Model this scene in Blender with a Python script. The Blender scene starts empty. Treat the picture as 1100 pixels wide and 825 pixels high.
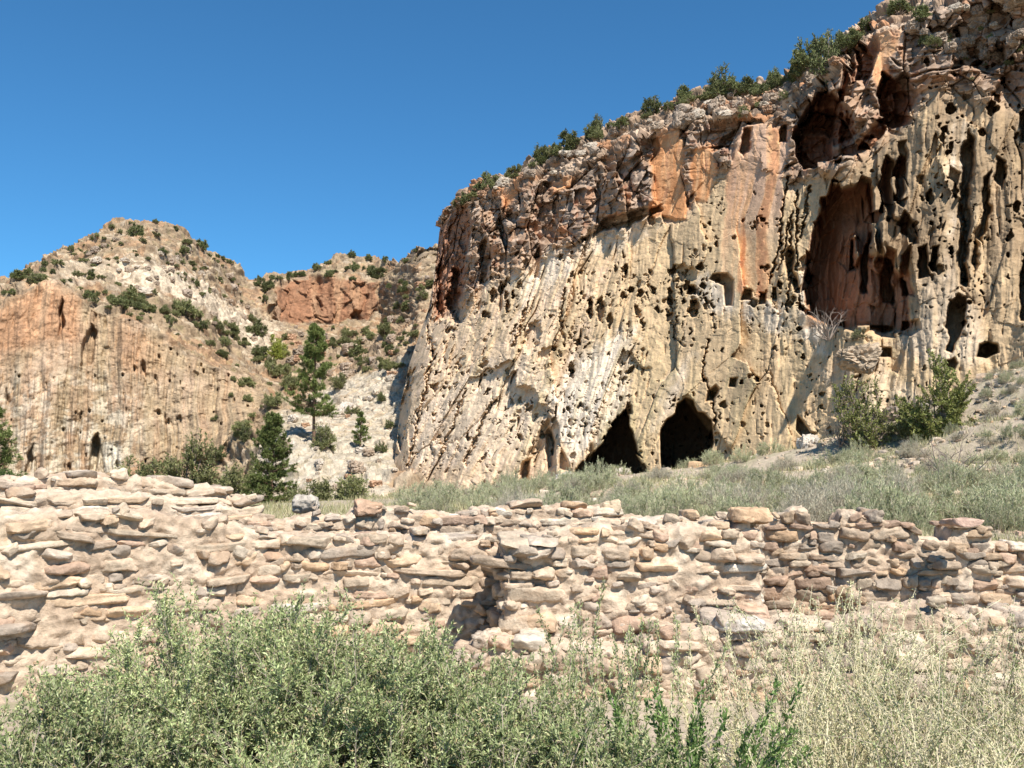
import bpy, math, random
import numpy as np
from mathutils import Vector

# ---------------------------------------------------------------- camera, sky, sun, exposure
SC = bpy.context.scene
PITCH = math.radians(5.7)
FPX = 1080.0
EYE = np.array([0.0, 0.0, 1.6])
cam = bpy.data.cameras.new("camera")
camo = bpy.data.objects.new("camera", cam)
SC.collection.objects.link(camo)
cam.sensor_width = 36.0
cam.lens = 36.0 * FPX / 1100.0
cam.clip_end = 8000
cam.clip_start = 0.05
camo.location = EYE
camo.rotation_euler = (math.radians(90) + PITCH, 0, 0)
SC.camera = camo

SUN_ELEV = math.radians(51)
SUN_AZ = math.radians(27)          # to the right of the direction straight behind the camera
sdir = Vector((math.sin(SUN_AZ) * math.cos(SUN_ELEV), -math.cos(SUN_AZ) * math.cos(SUN_ELEV), math.sin(SUN_ELEV)))
sl = bpy.data.lights.new("sun", 'SUN')
sl.energy = 5.0
sl.angle = math.radians(0.53)
sl.color = (1.0, 0.955, 0.88)
so = bpy.data.objects.new("sun", sl)
so.rotation_euler = sdir.to_track_quat('Z', 'Y').to_euler()
so.location = (20, -20, 60)
SC.collection.objects.link(so)

W = bpy.data.worlds.new("World")
SC.world = W
W.use_nodes = True
wn = W.node_tree
wn.nodes.clear()
sky = wn.nodes.new("ShaderNodeTexSky")
sky.sky_type = 'NISHITA'
sky.sun_disc = False
sky.sun_elevation = SUN_ELEV
sky.sun_rotation = math.pi - SUN_AZ
sky.altitude = 1900
sky.air_density = 1.0
sky.dust_density = 0.35
sky.ozone_density = 2.2
bg = wn.nodes.new("ShaderNodeBackground")
bg.inputs[1].default_value = 0.078
tint = wn.nodes.new("ShaderNodeMix")
tint.data_type = 'RGBA'; tint.blend_type = 'MULTIPLY'; tint.inputs[0].default_value = 1.0
tint.inputs[7].default_value = (0.45, 1.0, 1.25, 1)
wo = wn.nodes.new("ShaderNodeOutputWorld")
wn.links.new(sky.outputs[0], tint.inputs[6])
wn.links.new(tint.outputs[2], bg.inputs[0])
wn.links.new(bg.outputs[0], wo.inputs[0])
vs = SC.view_settings
vs.view_transform = 'Standard'
vs.look = 'None'
vs.exposure = 0.68
vs.gamma = 1.0
vs.use_curve_mapping = False
SC.cycles.max_bounces = 5
SC.cycles.diffuse_bounces = 3
SC.cycles.use_denoising = True

# ---------------------------------------------------------------- helpers
f32 = np.float32
RNG = np.random.default_rng(7)
CP, SP = math.cos(PITCH), math.sin(PITCH)

def P(px, py, Y):
    """world point that stands at depth Y on the line of sight through photo pixel (px, py)"""
    px = np.asarray(px, float); py = np.asarray(py, float); Y = np.asarray(Y, float)
    a = (px - 550) / FPX
    b = -(py - 412.5) / FPX
    dy = CP - b * SP
    dz = SP + b * CP
    t = Y / dy
    return np.stack(np.broadcast_arrays(a * t, Y, EYE[2] + dz * t), -1)

def proj(V):
    X = V[..., 0]; Y = V[..., 1]; Z = V[..., 2] - EYE[2]
    f = Y * CP + Z * SP
    u = -Y * SP + Z * CP
    f = np.maximum(f, 1e-3)
    return 550 + FPX * X / f, 412.5 - FPX * u / f

def lerp(a, b, t): return a + (b - a) * t
def sstep(a, b, x):
    t = np.clip((x - a) / (b - a), 0, 1)
    return t * t * (3 - 2 * t)

_perm = np.random.default_rng(99).permutation(4096).astype(np.int32)
_g = np.random.default_rng(98).normal(size=(4096, 3)).astype(f32)
_g /= np.linalg.norm(_g, axis=1, keepdims=True)
_r4 = np.random.default_rng(97).random((4096, 6)).astype(f32)

def _h(ix, iy, iz, seed):
    return _perm[(_perm[(_perm[(ix + seed * 131) & 4095] + iy) & 4095] + iz) & 4095]

def perlin(p, f, seed=0):
    """gradient noise; p (...,3), f a number or a triple; about -0.8..0.8"""
    q = (np.asarray(p, f32) * np.asarray(f, f32)).reshape(-1, 3)
    out = np.empty(len(q), f32)
    for s in range(0, len(q), 250000):
        k = q[s:s + 250000]
        i = np.floor(k).astype(np.int32)
        r = k - i
        w = r * r * r * (r * (r * 6 - 15) + 10)
        res = 0
        for dx in (0, 1):
            wx = w[:, 0] if dx else 1 - w[:, 0]
            for dy in (0, 1):
                wy = w[:, 1] if dy else 1 - w[:, 1]
                for dz in (0, 1):
                    wz = w[:, 2] if dz else 1 - w[:, 2]
                    g = _g[_h(i[:, 0] + dx, i[:, 1] + dy, i[:, 2] + dz, seed)]
                    res = res + wx * wy * wz * (g[:, 0] * (r[:, 0] - dx) + g[:, 1] * (r[:, 1] - dy) + g[:, 2] * (r[:, 2] - dz))
        out[s:s + 250000] = res
    return (out * 1.4).reshape(np.shape(p)[:-1])

def fbm(p, f, octv=4, seed=0, gain=0.5, ridge=False):
    a, tot, s = 1.0, 0, 0
    f = np.asarray(f, f32)
    for o in range(octv):
        n = perlin(p, f, seed + o * 7)
        if ridge: n = 0.5 - np.abs(n) * 1.6
        tot = tot + a * n; s += a
        a *= gain; f = f * 2.03
    return tot / s

def worley(p, f, seed=0, jit=0.9):
    """F1, F2, five random numbers of the cell, vector to its centre"""
    q = (np.asarray(p, f32) * np.asarray(f, f32)).reshape(-1, 3)
    n = len(q)
    F1 = np.empty(n, f32); F2 = np.empty(n, f32); R = np.empty((n, 6), f32); VV = np.empty((n, 3), f32)
    for s in range(0, n, 200000):
        k = q[s:s + 200000]
        i = np.floor(k).astype(np.int32)
        f1 = np.full(len(k), 9, f32); f2 = f1.copy(); idx = np.zeros(len(k), np.int32); vec = np.zeros_like(k)
        for dx in (-1, 0, 1):
            for dy in (-1, 0, 1):
                for dz in (-1, 0, 1):
                    h = _h(i[:, 0] + dx, i[:, 1] + dy, i[:, 2] + dz, seed)
                    c = i + np.array([dx, dy, dz], np.int32) + 0.5 + (_r4[h, :3] - 0.5) * jit
                    v = (k - c).astype(f32)
                    d = np.sqrt((v * v).sum(1))
                    m = d < f1
                    f2 = np.where(m, f1, np.minimum(f2, d))
                    f1 = np.where(m, d, f1)
                    idx = np.where(m, h, idx)
                    vec[m] = v[m]
        F1[s:s + 200000] = f1; F2[s:s + 200000] = f2; R[s:s + 200000] = _r4[(idx * 7 + 3) & 4095]; VV[s:s + 200000] = vec
    sh = np.shape(p)[:-1]
    return F1.reshape(sh), F2.reshape(sh), R.reshape(sh + (6,)), VV.reshape(sh + (3,))

def blocks(p, f, seed=0, tilt=0.5):
    """jointed rock: every cell is a plane with a height and tilt of its own; returns (height, edge, cell random)"""
    F1, F2, R, V = worley(p, f, seed)
    t = (R[..., 1:4] - 0.5) * 2 * tilt
    h = (R[..., 0] - 0.5) + (V * t).sum(-1)
    return h, F2 - F1, R[..., 4]

def link(o, parent=None):
    SC.collection.objects.link(o)
    if parent is not None: o.parent = parent
    return o

def props(o, label=None, cat=None, group=None, kind=None):
    if label: o["label"] = label
    if cat: o["category"] = cat
    if group: o["group"] = group
    if kind: o["kind"] = kind
    return o

def mesh_data(name, V, F, mat, col=None, smooth=True):
    """V (n,3); F (m,3|4) array; col (n,3) linear colours"""
    V = np.ascontiguousarray(V, f32).reshape(-1, 3); F = np.ascontiguousarray(F, np.int32)
    k = F.shape[1]
    me = bpy.data.meshes.new(name)
    me.vertices.add(len(V)); me.vertices.foreach_set("co", V.ravel())
    me.loops.add(F.size); me.loops.foreach_set("vertex_index", F.ravel())
    me.polygons.add(len(F))
    me.polygons.foreach_set("loop_start", np.arange(0, F.size, k, dtype=np.int32))
    me.polygons.foreach_set("loop_total", np.full(len(F), k, np.int32))
    me.polygons.foreach_set("use_smooth", np.full(len(F), smooth))
    if col is not None:
        a = me.color_attributes.new("Col", 'FLOAT_COLOR', 'POINT')
        c = np.ones((len(V), 4), f32); c[:, :3] = np.asarray(col, f32).reshape(-1, 3)
        a.data.foreach_set("color", c.ravel())
    me.update(); me.validate()
    if mat: me.materials.append(mat)
    return me

def mesh_obj(name, V, F, mat, col=None, smooth=True, parent=None):
    return link(bpy.data.objects.new(name, mesh_data(name, V, F, mat, col, smooth)), parent)

def grid_faces(nr, nc, flip=False):
    i = np.arange(nr * nc).reshape(nr, nc)
    f = np.stack([i[:-1, :-1], i[:-1, 1:], i[1:, 1:], i[1:, :-1]], -1).reshape(-1, 4)
    return f[:, ::-1] if flip else f

def normals(V):
    du = np.gradient(V, axis=1); dv = np.gradient(V, axis=0)
    n = np.cross(du, dv)
    return n / (np.linalg.norm(n, axis=-1, keepdims=True) + 1e-9)

def smooth2(A, k):
    for _ in range(k):
        A = A.copy()
        A[1:-1] = (A[:-2] + 2 * A[1:-1] + A[2:]) / 4
        A[:, 1:-1] = (A[:, :-2] + 2 * A[:, 1:-1] + A[:, 2:]) / 4
    return A

def mixc(c, d, t):
    t = np.clip(t, 0, 1)[..., None]
    return c * (1 - t) + np.asarray(d, f32) * t

# ---------------------------------------------------------------- materials
def rock_material(name, scale=1.0, bump=0.5, var=0.35, fine=18.0):
    m = bpy.data.materials.new(name); m.use_nodes = True
    nt = m.node_tree; N = nt.nodes; L = nt.links
    b = N["Principled BSDF"]
    b.inputs["Roughness"].default_value = 0.93
    b.inputs["Specular IOR Level"].default_value = 0.15
    at = N.new("ShaderNodeAttribute"); at.attribute_name = "Col"
    tc = N.new("ShaderNodeTexCoord")
    n1 = N.new("ShaderNodeTexNoise"); n1.inputs["Scale"].default_value = 2.2 * scale; n1.inputs["Detail"].default_value = 8; n1.inputs["Roughness"].default_value = 0.65
    n2 = N.new("ShaderNodeTexNoise"); n2.inputs["Scale"].default_value = fine * scale; n2.inputs["Detail"].default_value = 6; n2.inputs["Roughness"].default_value = 0.7
    L.new(tc.outputs["Object"], n1.inputs["Vector"]); L.new(tc.outputs["Object"], n2.inputs["Vector"])
    mr = N.new("ShaderNodeMapRange"); mr.inputs[1].default_value = 0.3; mr.inputs[2].default_value = 0.7; mr.inputs[3].default_value = 1 - var; mr.inputs[4].default_value = 1 + var * 0.8
    L.new(n1.outputs[0], mr.inputs[0])
    mr2 = N.new("ShaderNodeMapRange"); mr2.inputs[1].default_value = 0.3; mr2.inputs[2].default_value = 0.7; mr2.inputs[3].default_value = 1 - var * .6; mr2.inputs[4].default_value = 1 + var * .5
    L.new(n2.outputs[0], mr2.inputs[0])
    mu = N.new("ShaderNodeMath"); mu.operation = 'MULTIPLY'; L.new(mr.outputs[0], mu.inputs[0]); L.new(mr2.outputs[0], mu.inputs[1])
    vm = N.new("ShaderNodeVectorMath"); vm.operation = 'SCALE'
    L.new(at.outputs["Color"], vm.inputs[0]); L.new(mu.outputs[0], vm.inputs["Scale"])
    L.new(vm.outputs[0], b.inputs["Base Color"])
    bp = N.new("ShaderNodeBump"); bp.inputs["Strength"].default_value = bump; bp.inputs["Distance"].default_value = 0.12 / scale
    ad = N.new("ShaderNodeMath"); ad.operation = 'MULTIPLY_ADD'; ad.inputs[1].default_value = 0.35
    L.new(n2.outputs[0], ad.inputs[0]); L.new(n1.outputs[0], ad.inputs[2])
    L.new(ad.outputs[0], bp.inputs["Height"]); L.new(bp.outputs[0], b.inputs["Normal"])
    return m

def leaf_material(name, stops, trans=0.25, rough=0.6):
    """leaves: colour varies leaf by leaf (random per island) and a little from plant to plant"""
    m = bpy.data.materials.new(name); m.use_nodes = True
    nt = m.node_tree; N = nt.nodes; L = nt.links
    b = N["Principled BSDF"]
    b.inputs["Roughness"].default_value = rough
    b.inputs["Specular IOR Level"].default_value = 0.25
    ge = N.new("ShaderNodeNewGeometry")
    cr = N.new("ShaderNodeValToRGB")
    cr.color_ramp.elements.remove(cr.color_ramp.elements[0])
    for k, (p, c) in enumerate(stops):
        e = cr.color_ramp.elements[0] if k == 0 else cr.color_ramp.elements.new(p)
        e.position = p; e.color = (*c, 1)
    oi = N.new("ShaderNodeObjectInfo")
    L.new(ge.outputs["Random Per Island"], cr.inputs[0])
    mr = N.new("ShaderNodeMapRange"); mr.inputs[3].default_value = 0.78; mr.inputs[4].default_value = 1.22
    L.new(oi.outputs["Random"], mr.inputs[0])
    vm = N.new("ShaderNodeVectorMath"); vm.operation = 'SCALE'
    L.new(cr.outputs[0], vm.inputs[0]); L.new(mr.outputs[0], vm.inputs["Scale"])
    L.new(vm.outputs[0], b.inputs["Base Color"])
    tr = N.new("ShaderNodeBsdfTranslucent"); L.new(vm.outputs[0], tr.inputs[0])
    mx = N.new("ShaderNodeMixShader"); mx.inputs[0].default_value = trans
    L.new(b.outputs[0], mx.inputs[1]); L.new(tr.outputs[0], mx.inputs[2])
    L.new(mx.outputs[0], N["Material Output"].inputs[0])
    return m

def plain_material(name, c, rough=0.85, var=0.25, scale=20):
    m = bpy.data.materials.new(name); m.use_nodes = True
    nt = m.node_tree; N = nt.nodes; L = nt.links
    b = N["Principled BSDF"]; b.inputs["Roughness"].default_value = rough
    tc = N.new("ShaderNodeTexCoord")
    n1 = N.new("ShaderNodeTexNoise"); n1.inputs["Scale"].default_value = scale; n1.inputs["Detail"].default_value = 5
    L.new(tc.outputs["Object"], n1.inputs["Vector"])
    cr = N.new("ShaderNodeValToRGB")
    cr.color_ramp.elements[0].position = 0.3; cr.color_ramp.elements[0].color = (*[x * (1 - var) for x in c], 1)
    cr.color_ramp.elements[1].position = 0.7; cr.color_ramp.elements[1].color = (*[x * (1 + var) for x in c], 1)
    L.new(n1.outputs[0], cr.inputs[0]); L.new(cr.outputs[0], b.inputs["Base Color"])
    return m

M_CLIFF = rock_material("tuff_rock", 1.0, 0.6, 0.22, 9.0)
M_HILL = rock_material("hillside_rock", 0.5, 1.0, 0.4, 9.0)
M_STONE = rock_material("wall_stone", 5.0, 1.0, 0.3, 6.0)
M_MORTAR = rock_material("mud_mortar", 5.0, 1.0, 0.28, 7.0)
M_SOIL = rock_material("dry_soil", 1.2, 0.6, 0.3, 14.0)

# ---------------------------------------------------------------- ground control: depth of the foot of the big cliff per photo column
def I(x, pts):
    return np.interp(x, [p[0] for p in pts], [p[1] for p in pts])

CL_Y = [(380, 86), (425, 76), (500, 70), (600, 65), (700, 60.5), (800, 56), (900, 51.5), (1000, 48), (1100, 45), (1300, 40)]
CL_BASE = [(425, 535), (500, 526), (600, 520), (700, 512), (800, 505), (870, 497), (950, 474), (1000, 455), (1050, 425), (1100, 400), (1300, 340)]
CL_SKY = [(470, 240), (485, 224), (500, 209), (520, 197), (550, 185), (580, 172), (610, 157), (640, 142), (690, 120), (715, 112), (740, 104), (770, 101),
          (800, 96), (830, 92), (845, 80), (880, 62), (900, 54), (930, 24), (950, 12), (1000, -12), (1060, -38), (1150, -80), (1300, -140)]
CL_RIM = [(485, 5), (520, 15), (560, 22), (620, 34), (700, 28), (760, 28), (830, 34), (880, 34), (905, 20), (940, 18), (970, 26), (1010, 24), (1100, 30), (1300, 40)]
CL_LEFT = [(222, 60), (240, 48), (300, 41), (330, 36), (390, 15), (430, 6), (530, -5)]
CL_BAND = [(470, 340), (520, 305), (560, 288), (600, 272), (650, 246), (700, 232), (745, 222), (775, 185), (830, 170), (850, 205), (900, 182), (950, 148), (1000, 95), (1100, 105), (1300, 60)]
# ---------------------------------------------------------------- the big cliff
def in_poly(x, y, poly):
    ins = np.zeros(x.shape, bool)
    n = len(poly)
    for i in range(n):
        x1, y1 = poly[i]; x2, y2 = poly[(i + 1) % n]
        if y1 == y2: continue
        c = ((y1 > y) != (y2 > y)) & (x < (x2 - x1) * (y - y1) / (y2 - y1) + x1)
        ins ^= c
    return ins

def poly_dist(x, y, poly):
    """signed distance: positive inside (cut off 40 px outside the polygon)"""
    x0 = min(q[0] for q in poly) - 40; x1 = max(q[0] for q in poly) + 40; y0 = min(q[1] for q in poly) - 40; y1 = max(q[1] for q in poly) + 40
    m = (x > x0) & (x < x1) & (y > y0) & (y < y1)
    if x.size > 2000 and m.mean() < .98:
        out = np.full(x.shape, -40.0)
        if m.any(): out[m] = poly_dist(x[m], y[m], poly)
        return out
    d = np.full(x.shape, 1e9)
    n = len(poly)
    for i in range(n):
        ax, ay = poly[i]; bx, by = poly[(i + 1) % n]
        vx, vy = bx - ax, by - ay
        t = np.clip(((x - ax) * vx + (y - ay) * vy) / (vx * vx + vy * vy + 1e-9), 0, 1)
        d = np.minimum(d, (x - ax - t * vx) ** 2 + (y - ay - t * vy) ** 2)
    return np.sqrt(d) * np.where(in_poly(x, y, poly), 1, -1)

def build_cliff():
    nc, nr_face, nr_slope = 1180, 780, 120
    c = np.concatenate([np.linspace(392, 425, 40)[:-1], np.linspace(425, 1120, 980), np.linspace(1120, 1320, nc - 39 - 980 + 1)[1:]])
    nc = len(c)
    cc = np.maximum(c, 425)
    Y0 = I(cc, CL_Y)
    sky_at = lambda x: I(x, CL_SKY)
    # v: 0 foot .. 1 rim .. 2 skyline
    vf = np.linspace(0, 1, nr_face)
    vs_ = np.linspace(1, 2, nr_slope)[1:]
    px = np.empty((nr_face + nr_slope - 1, nc)); py = px.copy(); dep = px.copy()
    base = I(cc, CL_BASE) + 14
    for k, v in enumerate(np.concatenate([vf, vs_])):
        x = cc.copy()
        for it in range(12):
            sk = sky_at(x); rim = sk + I(x, CL_RIM)
            y = base + (rim - base) * min(v, 1) if v <= 1 else rim + (sk - rim) * (v - 1)
            sh = I(y, CL_LEFT) * np.exp(-np.maximum(cc - 425, 0) / 170)
            x = 0.5 * x + 0.5 * (cc + sh)
        px[k] = x; py[k] = y
        back = I(v, [(0, 0), (0.12, 0.9), (0.4, 3.2), (0.7, 5.2), (1.0, 7.0)])
        if v > 1: back = 7.0 + (v - 1) * I(x, [(480, 3), (560, 4), (700, 5), (850, 6), (960, 6), (1010, 14), (1100, 18), (1300, 20)])
        corner = np.maximum(450 - cc, 0) ** 2 / 25 ** 2 * 4
        dep[k] = Y0 + back + corner
        ext = np.maximum(425 - c, 0)
        px[k] += ext * 0.9; dep[k] += ext * 1.1 + np.sqrt(ext) * 1.5
    rng = np.random.default_rng(3)
    B = P(px, py, dep)
    W_ = B.astype(f32)
    up = W_[..., 2]
    v2 = np.concatenate([vf, vs_])[:, None] + 0 * px
    # warped authoring coordinates
    wx = px + 5 * perlin(W_, .5, 11) + 2.5 * perlin(W_, 1.6, 12)
    wy = py + 6 * perlin(W_, .5, 13) + 2.5 * perlin(W_, 1.6, 14)
    band = I(px, CL_BAND)
    upper = sstep(-20, 16, band - wy + 14 * perlin(W_ * np.array([1, .2, .15], f32), .8, 20))           # 1 in the blocky upper band
    slope = sstep(0.97, 1.03, v2)
    # smooth fresh faces in the upper band
    fresh = np.zeros(px.shape)
    FRESH = [[(700, 235), (698, 160), (708, 135), (728, 128), (735, 150), (738, 235)], [(742, 215), (745, 160), (765, 150), (770, 185), (760, 215)],
             [(775, 300), (780, 185), (795, 140), (815, 130), (850, 140), (842, 200), (835, 330), (800, 315)],
             [(620, 150), (608, 168), (615, 190), (630, 180)], [(536, 208), (545, 192), (560, 192), (556, 210), (546, 226)],
             [(948, 80), (925, 40), (945, 17), (968, 22), (975, 38), (955, 62)], [(865, 350), (870, 260), (885, 225), (900, 260), (905, 350)],
             [(590, 210), (600, 165), (620, 160), (612, 200)], [(938, 60), (945, 55), (958, 78), (946, 100), (938, 80)]]
    for q in FRESH: fresh = np.maximum(fresh, sstep(-2, 3, poly_dist(wx, wy, q)))
    D = np.zeros(px.shape)
    # large undulation
    D += 1.3 * fbm(W_, (.10, .10, .05), 3, 21)
    butt = fbm(np.stack([W_[..., 0] / W_[..., 1] * 62, W_[..., 1] * 0, W_[..., 2]], -1), (.21, 1, .03), 2, 22, .5, ridge=True)
    D += 1.5 * (butt - .2) * sstep(740, 960, px) + .8 * (butt - .2) * sstep(620, 520, px)
    # flutes in the lower tuff: leaning to the right as they rise on the left half
    lean = I(px, [(425, .45), (560, .38), (700, .22), (800, .1), (1100, .04)])
    F_ = W_.copy(); F_[..., 0] = W_[..., 0] / W_[..., 1] * 62 - lean * W_[..., 2]
    F_[..., 0] += .5 * perlin(W_, .35, 31); F_[..., 1] *= .15
    r1 = fbm(F_, (.62, .5, .10), 3, 32, .55, ridge=True)
    r2 = fbm(F_, (1.7, .5, .26), 3, 36, .55, ridge=True)
    n1 = fbm(W_, .8, 5, 41, .55)
    hb, eb, _q = blocks(F_ * np.array([1, 4, 1], f32) + .3 * n1[..., None], (.24, .2, .11), 46, .7)
    n2 = fbm(W_, 3.2, 3, 45, .6)
    fl_amt = I(px, [(425, 1.2), (560, 1.0), (660, .8), (700, .25), (800, .2), (840, .7), (900, .6), (1100, .5)])
    fl_amt = fl_amt * (1 - .8 * fresh)
    calm = np.maximum(fresh, sstep(0, 30, poly_dist(wx, wy, [(700, 520), (690, 430), (705, 390), (760, 345), (830, 360), (870, 390), (890, 500)])) * .8)
    calm = np.maximum(calm, .75 * sstep(-5, 12, poly_dist(wx, wy, [(735, 300), (750, 230), (780, 180), (835, 200), (825, 330), (780, 350)])))
    rough_l = (1 - .75 * calm)
    cm = fbm(W_, .3, 3, 47)
    lower = fl_amt * (.85 * (r1 - .25) + .22 * (r2 - .25) + .8 * sstep(.40, .46, r1) + .3 * sstep(.42, .46, r2)) + rough_l * (.15 * n1 + .06 * n2) + 1.0 * hb + .22 * (1 - sstep(0, .03, eb)) * sstep(.0, .2, cm)
    # knobbly tafoni texture (rounded bumps with crevices)
    F1, F2, R, _ = worley(W_ + .3 * perlin(W_, 1.3, 51)[..., None], (1.25, 1.25, .8), 52)
    knob = sstep(0.0, .22, F2 - F1)
    knobm = sstep(-.05, .3, fbm(W_, .22, 2, 55) + I(py, [(200, -.1), (300, .1), (420, .12), (520, -.05)])) * rough_l
    lower += knobm * (.03 - .05 * knob)
    # blocks of the upper band
    U = W_ + .22 * fbm(W_, .5, 2, 61)[..., None]
    U[..., 2] += .25 * U[..., 0]
    h1, e1, q1 = blocks(U, (.50, .25, .20), 62, .9)
    h2, e2, q2 = blocks(U, (1.2, .7, .7), 63, .9)
    h3, e3, q3 = blocks(U, (2.1, 2, 2.6), 64, .9)
    strat = sstep(-.08, .08, fbm(U * np.array([.12, .12, 1], f32), 1.0, 3, 65))
    ub = 1.7 * h1 + .8 * h2 + .36 * h3 + .8 * (1 - sstep(0, .05, e1)) * sstep(-.15, .25, cm) + .35 * (1 - sstep(0, .05, e2)) * sstep(.15, -.2, cm) + .2 * n1 + .28 * strat
    ub = ub * (1 - .9 * fresh)
    D += lerp(lower, ub, upper) * (1 - slope)
    D += (1 - upper) * (1 - slope) * (.05 * h2 * (1 - .7 * calm) + .03 * h3 * (1 - .4 * calm))
    # ledge: the blocky band stands back from / overhangs the tuff
    D += .6 * sstep(4, 0, np.abs(band - wy)) * sstep(600, 640, px) * sstep(730, 710, px) * (1 - fresh)

    def carve(poly, depth, edge=4, rag=1.0, al=False, wedge=0., ang=0.):
        x0 = min(q[0] for q in poly) - 14; x1 = max(q[0] for q in poly) + 14
        j = np.where((px.max(0) > x0) & (px.min(0) < x1))[0]
        s = slice(j[0], j[-1] + 1)
        d = poly_dist(px[:, s] + rag * (.9 * (wx - px) + .4 * pwx)[:, s], py[:, s] + rag * (.9 * (wy - py) + .4 * pwy)[:, s], poly)
        if ang: d = d + ang * (h2 + .6 * h1)[:, s]
        wd = 1.0
        if wedge:
            xl = min(q[0] for q in poly); xr = max(q[0] for q in poly)
            wd = 1 - wedge + wedge * np.clip((xr - px[:, s]) / (xr - xl), 0, 1)
        D[:, s] += depth * wd * sstep(-1, edge, d)
        if al: alc[:, s] = np.maximum(alc[:, s], sstep(0, 8, d))
        return s, d
    pwx = 2.6 * perlin(W_, 2.3, 15) + 1.6 * perlin(W_, 5, 16); pwy = 3.0 * perlin(W_, 2.3, 17) + 1.6 * perlin(W_, 5, 18)
    alc = np.zeros(px.shape)
    # stepped shaded corner at the left end
    carve([(466, 345), (470, 240), (484, 228), (500, 215), (506, 240), (500, 290), (497, 345), (478, 345)], 3.0, 3)
    carve([(513, 305), (516, 265), (524, 255), (528, 275), (524, 305)], 2.2, 4)
    carve([(478, 330), (484, 285), (496, 290), (492, 345)], 2.5, 4)
    carve([(526, 258), (534, 236), (545, 214), (541, 255)], 1.2, 3)
    carve([(541, 232), (548, 222), (560, 228), (552, 244)], 1.5, 3)
    carve([(569, 300), (572, 272), (582, 262), (580, 298)], 1.8, 3)
    carve([(578, 190), (590, 178), (604, 172), (606, 200), (588, 202)], 1.0, 3)
    carve([(638, 250), (645, 234), (690, 222), (712, 218), (712, 226), (675, 246)], 1.7, 3)
    carve([(700, 175), (697, 150), (705, 140), (708, 160)], 1.2, 3)
    carve([(655, 190), (668, 176), (690, 165), (692, 178), (670, 192)], 1.1, 3)
    # dark slot at the foot of the left end
    carve([(425, 475), (430, 425), (440, 392), (446, 398), (441, 440), (432, 485)], 3.0, 3)
    # great alcove near the top right
    carve([(851, 148), (860, 126), (874, 102), (886, 80), (895, 96), (912, 118), (924, 140), (938, 146), (926, 162), (900, 172), (862, 180), (853, 168)], 7.5, 2.5, .7, True, .85, 5)
    carve([(893, 172), (895, 128), (901, 118), (905, 130), (904, 170)], -2.2, 3, .8)
    carve([(922, 162), (928, 142), (942, 126), (952, 136), (938, 160)], 2.2, 3, 1.0)
    carve([(902, 108), (904, 66), (914, 52), (923, 46), (925, 80), (918, 108)], 4.5, 2, .6, False, .8, 4)
    carve([(940, 128), (941, 94), (948, 74), (962, 84), (976, 78), (984, 108), (978, 130), (958, 134)], 5.5, 2.5, .7, True, .85, 5)
    carve([(872, 130), (890, 112), (912, 124), (930, 128), (925, 146), (900, 156)], 2.0, 4, 1.4)
    carve([(918, 52), (928, 26), (936, 22), (946, 50), (930, 96), (922, 90)], 2.4, 3)
    carve([(795, 165), (799, 140), (808, 138), (807, 162), (800, 168)], 2.0, 3)
    carve([(836, 152), (838, 134), (846, 134), (847, 152)], 2.2, 3)
    carve([(770, 158), (776, 146), (790, 140), (788, 152), (774, 160)], 1.4, 3)
    # great alcove below it with hanging pillars
    carve([(862, 340), (864, 300), (870, 272), (874, 236), (886, 205), (893, 190), (905, 200), (918, 198), (930, 190), (942, 202), (944, 232), (938, 270),
           (950, 275), (962, 290), (975, 300), (978, 350), (955, 358), (900, 352)], 7.0, 3, .7, True, .6, 5)
    carve([(946, 240), (946, 190), (950, 168), (958, 172), (960, 210), (955, 240)], 3.6, 2, .8, True, .6, 4)
    carve([(962, 214), (961, 180), (966, 164), (973, 168), (975, 205), (970, 222)], 3.2, 2, .8, True, .6, 4)
    carve([(965, 245), (972, 228), (982, 240), (986, 262), (974, 262)], 3.0, 2, .8, True, .6, 3)
    for a in ([(924, 310), (923, 275), (935, 250), (932, 312)], [(945, 325), (950, 262), (962, 272), (958, 330)], [(967, 320), (968, 276), (978, 262), (980, 318)],
              [(986, 300), (987, 268), (996, 262), (1000, 296)], [(910, 292), (912, 254), (922, 250), (920, 288)], [(1000, 290), (1002, 266), (1008, 264), (1009, 292)]):
        carve(a, 2.6, 3)
    for a in ([(914, 285), (915, 250), (921, 246), (922, 275), (919, 288)], [(948, 282), (944, 250), (947, 205), (952, 230), (953, 262)], [(934, 262), (940, 246), (943, 262), (940, 285)]):
        carve(a, -4.5, 3)
    # tall slot and other slots at the right
    carve([(1031, 305), (1031, 200), (1029, 168), (1040, 138), (1046, 150), (1043, 200), (1044, 250), (1040, 305)], 2.4, 5, 1.3)
    carve([(1052, 250), (1054, 190), (1062, 176), (1064, 215), (1058, 262)], 1.8, 4, 1.6)
    carve([(1045, 300), (1048, 250), (1054, 225), (1054, 285)], 1.6, 4, 1.6)
    carve([(1094, 345), (1096, 280), (1103, 270), (1106, 345)], 2.4, 3)
    carve([(1066, 190), (1070, 165), (1080, 172), (1078, 205)], 1.5, 3)
    carve([(1020, 195), (1022, 180), (1030, 185), (1029, 202)], 1.0, 2)
    carve([(1094, 150), (1096, 120), (1102, 116), (1102, 150)], 1.6, 3)
    carve([(1045, 70), (1060, 52), (1078, 48), (1080, 66), (1060, 80)], 2.0, 4)
    carve([(1018, 80), (1024, 60), (1036, 62), (1034, 82)], 1.4, 3)
    carve([(960, 190), (965, 150), (975, 150), (972, 190)], 1.0, 3)
    # small dwellings at the foot of the alcove
    carve([(1013, 352), (1015, 336), (1020, 320), (1028, 314), (1036, 318), (1037, 334), (1033, 352), (1028, 366), (1022, 380), (1017, 376), (1019, 360)], 3.6, 2, 1.2)
    carve([(1018, 398), (1016, 388), (1024, 384), (1030, 392), (1026, 400)], 1.4, 2, .8)
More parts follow.
